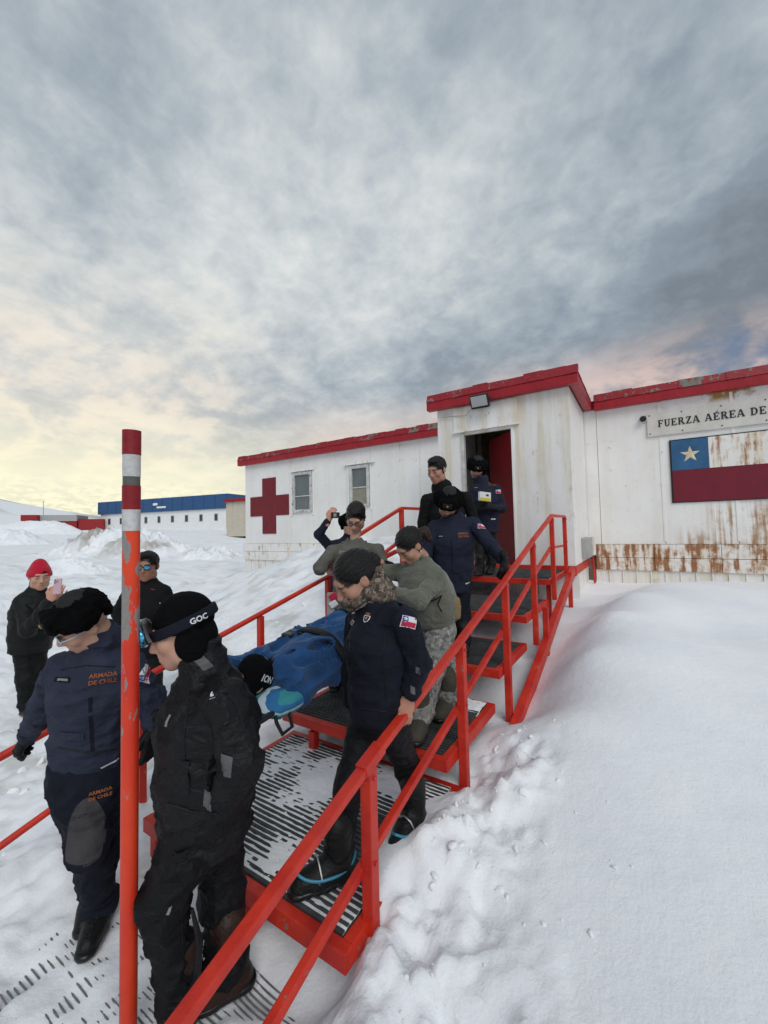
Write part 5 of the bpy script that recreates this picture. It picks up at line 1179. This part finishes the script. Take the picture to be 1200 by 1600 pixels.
t = bvh(jk); decal(jk, t, 641, 972, chile_patch(.066, .046), tilt=rad(-18)); decal(jk, t, 573, 966, crest(.038)); decal(jk, t, 552, 958, [rect('name_tape', 'patch_white', 0, 0, .04, .006, 3)]); decal(jk, t, 550, 972, [rect('name_tape', 'patch_white', 0, 0, .052, .022, 4), rect('name_field', 'navy_dark', 0, 0, .046, .016, 4), rect('name_letters', 'patch_grey', 0, 0, .036, .008, 4)])
for x, y in ((653, 1048), (645, 1078)): decal(jk, t, x, y, [rect('reflective_patch', 'reflective', 0, 0, .022, .034, 4, -.4)], tilt=rad(-20))
seam(jk, t, [(548, 985), (545, 1040), (552, 1100)], .003); seam(jk, t, [(604, 965), (598, 1030), (604, 1100)]); seam(jk, t, [(640, 985), (658, 1040), (648, 1075)]); seam(jk, t, [(556, 1105), (600, 1112), (622, 1108)], .003)
W6 = P
# --- woman in sage fleece, bending to the stretcher
P = Person('woman in sage green fleece and camouflage trousers bending over the stretcher', 3.12, 'mid', fem=True, vox=.0105, base=onp(655, 1145, 2, .455), seed=4.4, hs=1.12, scalp=True)
P.j(head=(641, 854, .0), neck=(659, 884, .03), chest=(664, 918, .02), pel=(678, 968, .08), shL=(682, 900, -.10), shR=(620, 890, .14), elL=(655, 938, -.26), wrL=(604, 922, -.12), elR=(592, 894, .12), wrR=(586, 878, -.06),
    hipL=(690, 985, -.02), hipR=(664, 982, .10), knL=(676, 1040, -.16), knR=(704, 1050, .10))
P.J['anL'] = onp(657, 1118, 2, .56); P.J['anR'] = onp(700, 1090, 2, .56)
P.head(cdir(-.60, -.62, -.40), cdir(-.3, .9, -.2)); P.hand(P['wrR'], cdir(-.8, .1, -.5), cdir(0, .9, -.3), False, .9, False, 1.05); P.hand(P['wrL'], cdir(-.9, .1, .2), cdir(0, .8, -.5), True, .8, False, 1.05)
P.body(); jk = P.jacket('sage_fleece', 1.08, hem=.0, wch=.185, ww=.195, whem=.185, depth=.88, arm=1.02, collar=.085, folds=.008, name='fleece')
P.trousers('camo_grey', 1.1, th=.105, kn=.08, an=.075, folds=.009); P.boot(P['anL'], onp(650, 1156, 2, .48), 'boot_olive', 1.1, .16); P.boot(P['anR'], onp(690, 1118, 2, .48), 'boot_olive', 1.1, .16)
def hb(f):
    f.ell((0, -.020, .044), (.083, .104, .092), k=.02); f.ell((0, .112, -.050), (.088, .092, .126), k=.03, op='s'); f.cut((0, 0, -.06), (0, -.3, -1), .01)
    for s_ in (-1, 1): f.ell((s_*.092, -.010, -.008), (.022, .024, .030), k=.008, op='s')
P.hfield(hb, 'hair', 'hair_black', .0048, lambda p: .0016*np.sin(p[:, 2]*300+p[:, 0]*130+4*fbm(p/.03, 2))+.005*(.5-vnoise(p/np.array([.02, .05, .008]))), 0)
def pony(f): f.cone((0, -.112, .02), (0, -.15, -.01), .022, .036, k=.02); f.cone((0, -.15, -.01), (0, -.155, -.085), .042, .022, k=.02)
P.hfield(pony, 'ponytail', 'hair_reddish', .0055, lambda p: .014*(.5-vnoise(p/.016))+.006*(.5-vnoise(p/.007)))
P.hfield(lambda f: f.ell((-.082, -.004, -.036), (.005, .005, .006), k=.002), 'earring', 'patch_white', .002)
f = Field(); f.box(pt(708, 950, 3.08), (.055, .045, .085), axes=(RT, FW, UP), rnd=.03); f.box(pt(706, 985, 3.06), (.02, .02, .06), axes=(RT, FW, UP), rnd=.015, k=.02); f.cone(pt(680, 955, 3.0), pt(708, 930, 3.08), .018, .018, k=.02)
V, Q = f.mesh(.009, cloth_disp(.006, .003, 6)); po = meshobj('belt_pouch', V, Q, 'tan_pouch', None, True); tag(po, 'tan belt pouch hanging at the hip of the woman in sage fleece', 'pouch')
c = [pt(x, y, 2.92) for x, y in ((662, 948), (672, 940), (682, 936), (690, 930), (684, 944), (690, 956))]; MB().tube(c, .006, 6).build('drawcord', 'strap_black', P.root, True)
# --- man with glasses in grey-green field jacket
P = Person('man with black framed glasses in grey green field jacket beside the left railing', 4.0, 'fair', vox=.0125, base=onp(545, 1075, 2, .42), seed=5.5, hs=1.13, scalp=True)
P.j(head=(556, 808, .0), neck=(554, 848, .05), chest=(553, 882, .03), pel=(552, 948, .08), shR=(520, 858, .02), shL=(590, 856, .03), elR=(506, 888, -.02), wrR=(510, 886, .16), elL=(602, 900, -.06), wrL=(588, 938, -.16), hipR=(536, 955, .06), hipL=(566, 955, .1), knR=(530, 1008, .0), knL=(566, 1008, .02))
P.J['wrR'] = pt(509, 884, 4.12); P.J['elR'] = pt(500, 888, 3.95); P.J['anR'] = onp(528, 1052, 2, .6); P.J['anL'] = onp(566, 1050, 2, .62)
P.head(cdir(-.10, -.66, -.74), cdir(0, .8, -.6)); P.hand(P['wrR'], cdir(.35, -.7, .3), cdir(-.5, .6, -.6), False, 1., False, 1.1); P.hand(P['wrL'], cdir(-.4, -.8, -.2), cdir(.3, .2, -.9), True, .8, False, 1.1)
P.body(); jk = P.jacket('field_jacket', 1.05, hem=.06, wch=.185, ww=.178, whem=.19, depth=.72, arm=1.05, collar=.03, folds=.009)
P.trousers('navy_dark'); P.boot(P['anR'], onp(522, 1075, 2, .53)); P.boot(P['anL'], onp(562, 1075, 2, .53)); short_hair(P, 'hair_brown', .008); spectacles(P)
def cl(f):
    for s_ in (-1, 1): f.box(P['neck']+P.front()*.055+np.array([0, 0, -.02])+_n(P['shL']-P['shR'])*s_*.055, (.048, .012, .045), axes=(_n(P['shL']-P['shR'])+s_*np.array([0, 0, -.5]), P.front()+np.array([0, 0, .35]), (0, 0, 1)), rnd=.01)
f = Field(); cl(f); V, Q = f.mesh(.008); meshobj('collar', V, Q, 'field_jacket', jk, True)
f = Field(); f.ell(P['neck']+P.front()*.045-np.array([0, 0, .055]), (.045, .03, .075), axes=(_n(P['shL']-P['shR']), P.front(), (0, 0, 1))); V, Q = f.mesh(.008); meshobj('undershirt', V, Q, 'camo_grey', P.root, True)
t = bvh(jk); decal(jk, t, 537, 863, [rect('name_tape', 'patch_grey', 0, 0, .095, .026), rect('name_letters', 'field_jacket', 0, 0, .07, .010, 4)], tilt=rad(-6)); decal(jk, t, 572, 858, [rect('pocket_flap', 'field_jacket', 0, 0, .10, .022)], tilt=rad(-12), off=.006)
# --- navy parka man with fur hat, glove on the right rail
P = Person('bearded man in navy parka and black fur hat with gloved hand on the right railing', 3.95, 'mid', vox=.0125, base=onp(715, 1020, 2, .665), seed=6.1, hs=1.08, beard=.9)
P.j(head=(700, 787, .0), neck=(708, 815, .04), chest=(708, 848, .02), pel=(706, 905, .05), shR=(680, 820, .02), shL=(740, 815, .02), elL=(768, 854, -.12), wrL=(788, 876, -.40), elR=(664, 868, .0), wrR=(668, 905, -.12), hipR=(694, 912, .04), hipL=(722, 912, .06), knR=(695, 965, -.08), knL=(722, 962, .0))
P.J['anR'] = onp(697, 1016, 2, .765); P.J['anL'] = onp(724, 1004, 2, .765)
P.head(cdir(-.20, -.66, -.72), cdir(0, .8, -.6)); P.hand(P['wrL'], cdir(.22, -.8, .3), cdir(.6, .5, -.6), True, .95, True, 1.3); P.hand(P['wrR'], cdir(-.1, -1, 0), cdir(-1, 0, 0), False, .6, True, 1.1)
P.body(); jk = P.jacket('navy_parka', 1.06, hem=.12, wch=.185, ww=.178, whem=.19, depth=.72, arm=1.1, hood=True, folds=.009); P.trousers('navy_dark'); P.boot(P['anR'], onp(690, 1042, 2, .7)); P.boot(P['anL'], onp(720, 1028, 2, .7)); ushanka(P)
t = bvh(jk); armada(jk, t, 724, 836, 1.35); nametape(jk, t, 688, 838, 1.1); decal(jk, t, 753, 822, chile_patch(.068, .046), tilt=rad(-20)); decal(jk, t, 731, 911, [rect('hem_tag', 'patch_white', 0, 0, .06, .011)], tilt=rad(8)); decal(jk, t, 706, 868, [rect('zip_flap', 'navy_dark', 0, 0, .014, .3, 12)]); seam(jk, t, [(672, 892), (706, 896), (742, 890)], .003); decal(jk, t, 688, 905, [rect('pocket_flap', 'navy_parka', 0, 0, .12, .04, 6)], off=.007); decal(jk, t, 728, 903, [rect('pocket_flap', 'navy_parka', 0, 0, .11, .04, 6)], off=.007)
# --- bareheaded man in black jacket
P = Person('bareheaded dark haired man in black hooded jacket on the upper step', 4.62, 'mid', vox=.013, base=onp(700, 955, 2, .92), seed=7.7, hs=1.16, scalp=True)
P.j(head=(683, 735, .0), neck=(691, 763, .05), chest=(697, 803, .02), pel=(697, 862, .04), shR=(667, 778, .0), shL=(728, 774, .03), elR=(661, 818, .02), wrR=(664, 856, -.05), elL=(742, 818, .05), wrL=(738, 858, -.02), hipR=(685, 870, .04), hipL=(712, 870, .06), knR=(686, 915, -.02), knL=(712, 912, .04))
P.J['anR'] = onp(688, 950, 2, 1.02); P.J['anL'] = onp(712, 945, 2, 1.02)
P.head(cdir(-.62, -.35, -.68), cdir(0, 1, 0)); P.hand(P['wrR'], cdir(0, -1, 0), cdir(-1, 0, 0), False, .6, False, 1.1); P.hand(P['wrL'], cdir(0, -1, 0), cdir(1, 0, 0), True, .6, False, 1.1)
P.body(); jk = P.jacket('black_cloth', 1.06, hem=.08, wch=.19, ww=.182, whem=.19, depth=.72, arm=1.06, hood=True, folds=.009, collar=.085); P.trousers('black_pants'); P.boot(P['anR'], onp(682, 962, 2, .95)); P.boot(P['anL'], onp(708, 958, 2, .95)); short_hair(P, 'hair_black', .010)
# --- man in the doorway
P = Person('bearded man in navy parka and fur hat standing in the doorway with a small box', 6.0, 'mid', vox=.014, base=onp(757, 893, 2, 1.15), seed=8.2, hs=1.12, beard=1.)
P.j(head=(745, 731, .0), neck=(752, 752, .04), chest=(758, 784, .02), pel=(757, 822, .03), shR=(741, 764, .0), shL=(775, 762, .02), elL=(784, 794, .0), wrL=(770, 793, -.22), elR=(733, 796, .02), wrR=(748, 795, -.22), hipR=(749, 826, .02), hipL=(766, 826, .03), knR=(749, 857, -.02), knL=(766, 857, .0))
P.J['anR'] = onp(750, 887, 2, 1.25); P.J['anL'] = onp(767, 885, 2, 1.25)
P.head(cdir(-.15, -.6, -.75), cdir(0, .8, -.6)); P.hand(P['wrL'], cdir(-.8, .2, -.2), cdir(.3, 0, -.9), True, .8, True, 1.25); P.hand(P['wrR'], cdir(.7, .3, -.2), cdir(-.3, 0, -.9), False, .8, True, 1.25)
P.body(); jk = P.jacket('navy_parka', 1.08, hem=.10, wch=.185, ww=.178, whem=.19, depth=.72, arm=1.1, hood=True, folds=.009); P.trousers('black_pants'); P.boot(P['anR'], onp(746, 896, 2, 1.18)); P.boot(P['anL'], onp(764, 894, 2, 1.18)); ushanka(P)
t = bvh(jk); armada(jk, t, 769, 757, 1.5); nametape(jk, t, 743, 762, 1.2); decal(jk, t, 779, 768, chile_patch(.07, .05)); decal(jk, t, 771, 811, [rect('hem_tag', 'patch_white', 0, 0, .08, .016)])
bxo = empty('medicine_box', tuple(pt(757, 780, 5.66))); tag(bxo, 'small white carton with yellow lower panel held by the doorway man', 'box')
X_ = _n(RT-UP*.12); Y_ = UP; Z_ = -FW
def obx(name, c, h, mt, par):
    q = MB().box((-h[0], -h[1], -h[2]), (h[0], h[1], h[2]), .003); q.V = [tuple(c+X_*v[0]+Y_*v[1]+Z_*v[2]) for v in q.V]; return q.build(name, mt, par)
cb = pt(757, 776, 5.66); obx('carton', cb, (.078, .062, .045), 'box_white', bxo); obx('label_panel', cb+Z_*.046-Y_*.040, (.07, .022, .002), 'box_yellow', bxo); obx('label_panel', cb+Z_*.046+X_*.03+Y_*.02, (.018, .013, .002), 'plastic_black', bxo)
# --- onlookers
P = Person('onlooker in red knit hat and black padded jacket filming with a pink phone', 4.4, 'fair', vox=.0125, base=onp(45, 1112, 2, -.1), seed=9.1, hs=1.12)
P.j(head=(62, 901, .0), neck=(58, 921, .03), chest=(54, 955, .0), pel=(48, 1008, .02), shR=(36, 938, -.10), shL=(76, 940, .12), elR=(44, 985, -.26), wrR=(78, 938, -.36), elL=(86, 978, .0), wrL=(88, 938, -.24), hipR=(38, 1014, -.02), hipL=(58, 1014, .08), knR=(40, 1062, -.06), knL=(60, 1062, .04))
P.J['anR'] = onp(42, 1104, 2, 0.); P.J['anL'] = onp(62, 1100, 2, 0.)
P.head(cdir(.72, -.12, -.62), (0, 0, 1)); P.hand(P['wrR'], cdir(.45, .85, 0), cdir(.1, -.3, -1), False, .5, False, 1.1); P.hand(P['wrL'], cdir(.25, .95, 0), cdir(.3, 0, -.9), True, .6, False, 1.05)
P.body(); P.jacket('black_puffer', 1.12, hem=.06, wch=.185, ww=.178, whem=.18, depth=.76, arm=1.12, collar=.10, folds=.012); P.trousers('black_pants', 1.05, folds=.012); P.boot(P['anR'], onp(52, 1118, 2, -.07)); P.boot(P['anL'], onp(74, 1112, 2, -.07))
bo = beanie(P, 'red_knit', tall=True); tb = bvh(bo); decal(bo, tb, 70, 894, [('logo', 'patch_red', [(.028*math.cos(a), .016*math.sin(a)) for a in np.linspace(0, 6.28, 18)[:-1]], [tuple(range(17))]), ('logo_field', 'black_cloth', [(.021*math.cos(a), .009*math.sin(a)) for a in np.linspace(0, 6.28, 18)[:-1]], [tuple(range(17))])])
ph = empty('mobile_phone', tuple(pt(91, 915, 4.02))); tag(ph, 'pink mobile phone held up by the onlooker in the red hat', 'phone')
X_ = _n(RT+UP*.05); Y_ = _n(UP+FW*.15); Z_ = np.cross(X_, Y_); cb = pt(90, 916, 4.0); obx('phone_body', cb, (.038, .075, .005), 'pink_phone', ph); obx('camera_bump', cb+Z_*.006+Y_*.045-X_*.012, (.020, .020, .003), 'pink_phone', ph)
for a, b_ in ((-.022, .055), (-.022, .035), (-.003, .045)): obx('camera_lens', cb+Z_*.0095+X_*a+Y_*b_, (.006, .006, .002), 'plastic_black', ph)
P = Person('onlooker in mirrored sunglasses and black jacket standing behind the marker pole', 3.9, 'tan', vox=.0125, base=onp(228, 1150, 2, -.05), seed=10.3, hs=1.1, scalp=True)
P.j(head=(231, 885, .0), neck=(231, 909, .03), chest=(230, 945, .02), pel=(228, 1010, .03), shR=(204, 922, .0), shL=(256, 921, .02), elR=(186, 957, .02), wrR=(192, 1000, -.06), elL=(268, 962, .04), wrL=(262, 1005, -.04), hipR=(216, 1018, .02), hipL=(240, 1018, .04), knR=(216, 1080, -.03), knL=(240, 1080, .0))
P.J['anR'] = onp(216, 1140, 2, .05); P.J['anL'] = onp(240, 1138, 2, .05)
P.head(cdir(.16, -.06, -1), (0, 0, 1)); P.hand(P['wrR'], cdir(.1, -1, 0), cdir(-1, 0, 0), False, .5, True, 1.1); P.hand(P['wrL'], cdir(0, -1, 0), cdir(1, 0, 0), True, .5, True, 1.1)
P.body(); jk = P.jacket('black_cloth', 1.06, hem=.06, wch=.185, ww=.178, whem=.185, depth=.74, arm=1.06, collar=.095, folds=.009); P.trousers('black_pants'); P.boot(P['anR'], onp(212, 1158, 2, -.02)); P.boot(P['anL'], onp(242, 1156, 2, -.02)); short_hair(P, 'hair_black', .006)
spectacles(P, 'lens_blue', 'plastic_black', .022, True); t = bvh(jk)
decal(jk, t, 239, 921, [rect('pocket_zip', 'patch_red', 0, 0, .035, .005, 3)], tilt=rad(-15)); decal(jk, t, 197, 918, [rect('sleeve_patch', 'patch_grey', 0, 0, .03, .04, 4)]); decal(jk, t, 252, 944, [rect('badge', 'patch_white', 0, 0, .03, .03, 4)])
P = Person('half hidden photographer in navy jacket raising a small camera by the clinic wall', 5.6, 'fair', vox=.014, base=onp(528, 985, 2, .55), seed=11.4, hs=1.1)
P.j(head=(546, 820, .0), neck=(546, 840, .05), chest=(535, 868, .04), pel=(535, 910, .06), shR=(515, 850, .0), shL=(556, 850, .04), elR=(498, 835, -.12), wrR=(514, 812, -.22), elL=(565, 865, .0), wrL=(548, 880, -.2), hipR=(524, 915, .05), hipL=(546, 915, .06), knR=(524, 950, .0), knL=(546, 950, .02))
P.J['anR'] = onp(524, 975, 2, .66); P.J['anL'] = onp(546, 975, 2, .66)
P.head(cdir(.2, -.1, -1), (0, 0, 1)); P.hand(P['wrR'], cdir(.35, .9, 0), cdir(-.3, 0, -.9), False, .7, False, 1.25); P.hand(P['wrL'], cdir(-.3, .9, -.2), cdir(.3, 0, -.9), True, .7, False, 1.1)
P.body(); P.jacket('navy_parka', 1.06, hem=.06, arm=1.05, collar=.07); P.trousers('navy_dark'); P.boot(P['anR'], onp(518, 992, 2, .6)); P.boot(P['anL'], onp(548, 992, 2, .6)); ushanka(P, False)
ca = empty('compact_camera', tuple(pt(524, 805, 5.3))); tag(ca, 'small black camera raised beside the half hidden photographer', 'camera')
X_ = RT; Y_ = UP; Z_ = -FW; cb = pt(524, 805, 5.3); obx('camera_body', cb, (.055, .038, .018), 'plastic_black', ca); obx('lens', cb+Z_*.03, (.020, .020, .014), 'metal_grey', ca)
# ------------------------------------------------------------------ stretcher and patient
SA = pt(376, 1100, 2.16); SB = pt(610, 965, 3.35); sx = _n(SB-SA); sw = _n(np.cross((0, 0, 1), sx)); su = np.cross(sx, sw)
if np.dot(sw, RT) < 0: sw = -sw
L_ = np.linalg.norm(SB-SA)
sr_ = empty('stretcher', tuple(SA)); tag(sr_, 'black carrying stretcher being lowered down the stairs', 'stretcher')
def S3(a, b, c): return SA+sx*a+sw*b+su*c
MB().add([tuple(S3(a, b, c)) for c in (-.012, .012) for a, b in ((-.06, -.22), (L_, -.22), (L_, .22), (-.06, .22))], [(3, 2, 1, 0), (4, 5, 6, 7), (0, 1, 5, 4), (1, 2, 6, 5), (2, 3, 7, 6), (3, 0, 4, 7)]).build('bed', 'strap_black', sr_)
for s_ in (-1, 1): MB().tube([S3(-.18, s_*.20, -.01), S3(-.05, s_*.235, 0), S3(L_*.5, s_*.24, 0), S3(L_+.15, s_*.22, .0)], .016, 10).build('side_tube', 'plastic_black', sr_, True)
MB().tube([S3(.03, .235, -.01), S3(.0, .275, -.03), S3(.02, .285, -.10), S3(.09, .28, -.10), S3(.10, .25, -.02)], .010, 8).build('grab_loop', 'plastic_black', sr_, True)
# patient under a blue blanket, head at the lower end
pe = empty('person', tuple(SA)); tag(pe, 'patient lying strapped under a blue blanket with face covered by a black mask', 'person')
hd = S3(.05, .03, .105)
class _H: pass
Pp = Person.__new__(Person); Pp.root = pe; Pp.J = {'head': hd}; Pp.hs = .98; Pp.vox = .009; Pp.skin = np.array(SKIN['tan']); Pp.hairc = np.array((.012, .009, .008)); Pp.fem = False; Pp.parts = []; Pp.seed = 2.; Pp.beard = 0.; Pp.scalp = False
Pp.head(su*.80-sw*.0+sx*.25+cdir(-.1, 0, -.45), -sx+su*.3)
f = Field(); f.cone(S3(.30, 0, .08), S3(.75, 0, .08), .12, .12, k=.04, side=sw, ratio=.7); f.cone(S3(.18, 0, .09), S3(.32, 0, .09), .05, .07, k=.04); f.cone(S3(.8, -.07, .06), S3(1.35, -.07, .06), .07, .05, k=.03); f.cone(S3(.8, .07, .06), S3(1.35, .07, .06), .07, .05, k=.03)
V, Q = f.mesh(.02); Pp.parts.append((V, Q, Pp.skin)); V, Q, C = join(Pp.parts); meshobj('body', V, Q, 'skin', pe, True, C)
def mask(f):
    f.ell((0, -.016, .036), (.082, .101, .090), k=.02); f.ell((0, .022, -.030), (.086, .122, .096), k=.03); f.cone((0, -.02, -.07), (0, -.04, -.16), .068, .075, k=.03)
    f.ell((.0, .085, .075), (.055, .045, .034), k=.010, op='s')
mk = Pp.hfield(mask, 'face_mask', 'black_knit', .006)
tm = bvh(mk); decal(mk, tm, 418, 1062, [text_shape('ION', .050, 'patch_white', 0, 0, bold=.001)], up=cdir(.75, .45, 0))
f = Field(); rr = .185
for i in range(9):
    a = .24+(L_-.20)*i/8; w_ = (.215, .235, .24, .235, .225, .21, .20, .19, .18)[i]; h_ = (.105, .125, .13, .125, .115, .11, .105, .12, .12)[i]
    f.ell(S3(a, 0, .075), (.14, w_, h_), axes=(sx, sw, su), k=.07)
f.box(S3(L_*.5+.12, .205, .03), ((L_-.2)/2, .035, .085), axes=(sx, sw, su), rnd=.03, k=.05); f.box(S3(.34, .17, .0), (.15, .06, .075), axes=(sx, sw, su), rnd=.04, k=.05)
f.cut(S3(0, 0, -.05), -su, .02); f.ell(S3(-.14, -.14, .10), (.30, .12, .12), axes=(sx, sw, su), k=.05); f.ell(S3(.07, .03, .15), (.155, .125, .15), axes=(sx, sw, su), k=.03, op='s'); f.cut(S3(-.06, 0, 0), -sx, .03)
def bdisp(p):
    q = p-SA; a = q@sx; b = q@sw; c = q@su; w_ = fbm(p/.18, 2)
    r1 = 1-np.abs(2*vnoise(np.stack([a/.30+1.1*b/.3+w_*.6, b/.075-a/.22+w_*.5, c/.12], -1)+4)-1); r2 = 1-np.abs(2*vnoise(np.stack([a/.14, b/.05+w_, c/.07], -1)+9)-1)
    return .062*(.5-r1**2.4)+.018*(.5-r2**2)
V, Q = f.mesh(.0085, bdisp, 1); bl = meshobj('blanket', V, Q, 'blanket_blue', None, True); tag(bl, 'rumpled blue fleece blanket covering the patient on the stretcher', 'blanket')
tb = bvh(bl)
def over(a, w_=.05, tilt=0., name='strap'):
    B_ = []; n_ = 26
    for i in range(n_+1):
        t_ = -1+2*i/n_; th_ = t_*rad(112); d = sw*math.sin(th_)+su*math.cos(th_)
        for e in (-.5, .5):
            c = S3(a+tilt*math.sin(th_)+e*w_, 0, .03); h_ = tb.ray_cast(Vector(c+d*.6), Vector(-d), .75); p = np.array(h_[0]) if h_[0] is not None else c+d*.22
            B_.append(p+d*.006)
    V = np.array(B_); V[2:-2] = .5*V[2:-2]+.25*(V[4:]+V[:-4]); Fc = [(2*i, 2*i+1, 2*i+3, 2*i+2) for i in range(n_)]
    o = meshobj(name, V, Fc, 'strap_black', sr_, True); md = o.modifiers.new('t', 'SOLIDIFY'); md.thickness = .008; return V
v = over(.50, .055, .05); over(1.0, .05)
mid_ = v[20]; axs = (sx, sw, su); f = Field(); f.box(mid_+su*.012, (.035, .045, .012), axes=axs, rnd=.006); f.box(mid_+su*.02+sx*.03+sw*.03, (.02, .06, .010), axes=axs, rnd=.006, k=.01); V, Q = f.mesh(.006); meshobj('buckle', V, Q, 'plastic_black', sr_, True)
f = Field(); f.ell(S3(.10, .10, .0), (.17, .17, .055), axes=(sx, sw, su), k=.03); f.ell(S3(.16, .20, -.02), (.14, .07, .05), axes=(sx, sw, su), k=.04); V, Q = f.mesh(.0085, cloth_disp(.010, .004, 3)); pw = meshobj('pillow', V, Q, 'pillow_stripe', None, True); tag(pw, 'teal and white striped pillow under the head of the patient', 'pillow')
# red and white equipment bag carried behind the stretcher
bg_ = empty('medical_bag', tuple(pt(605, 888, 3.6))); tag(bg_, 'black and red medical bag between the two helpers in green', 'bag')
f = Field(); f.ell(pt(602, 893, 3.62), (.12, .08, .10), axes=(RT, FW, UP)); V, Q = f.mesh(.012, cloth_disp(.006, .003, 2)); meshobj('bag_body', V, Q, 'black_cloth', bg_, True)
MB().tube([pt(590, 905, 3.52), pt(600, 880, 3.5), (pt(612, 888, 3.5)), pt(616, 905, 3.52)], .012, 8).build('bag_trim', 'bag_red', bg_, True)
bb = empty('stretcher_board', tuple(pt(528, 935, 3.3))); tag(bb, 'red and white striped end of the stretcher board behind the blue blanket', 'board')
f = Field(); f.box(pt(517, 950, 3.35), (.035, .012, .13), axes=(RT, FW, UP), rnd=.008); V, Q = f.mesh(.01); meshobj('board', V, Q, 'pillow_grey', bb, True)
for y, mt in ((932, 'patch_red'), (944, 'patch_white')):
    f = Field(); f.box(pt(521, y, 3.33), (.034, .008, .028), axes=(_n(RT+UP*.7), FW, _n(UP-RT*.7)), rnd=.004); V, Q = f.mesh(.007); meshobj('stripe', V, Q, mt, bb, True)
tg = MB().add([tuple(pt(x, y, 2.62)) for x, y in ((645, 1162), (651, 1164), (661, 1184), (655, 1183))]+[tuple(pt(x, y, 2.625)) for x, y in ((645, 1162), (651, 1164), (661, 1184), (655, 1183))], [(0, 1, 2, 3), (7, 6, 5, 4), (0, 4, 5, 1), (1, 5, 6, 2), (2, 6, 7, 3), (3, 7, 4, 0)]).build('pink_ribbon', 'pink_tag', None); tag(tg, 'short pink ribbon tied to the edge of the lower step', 'ribbon')
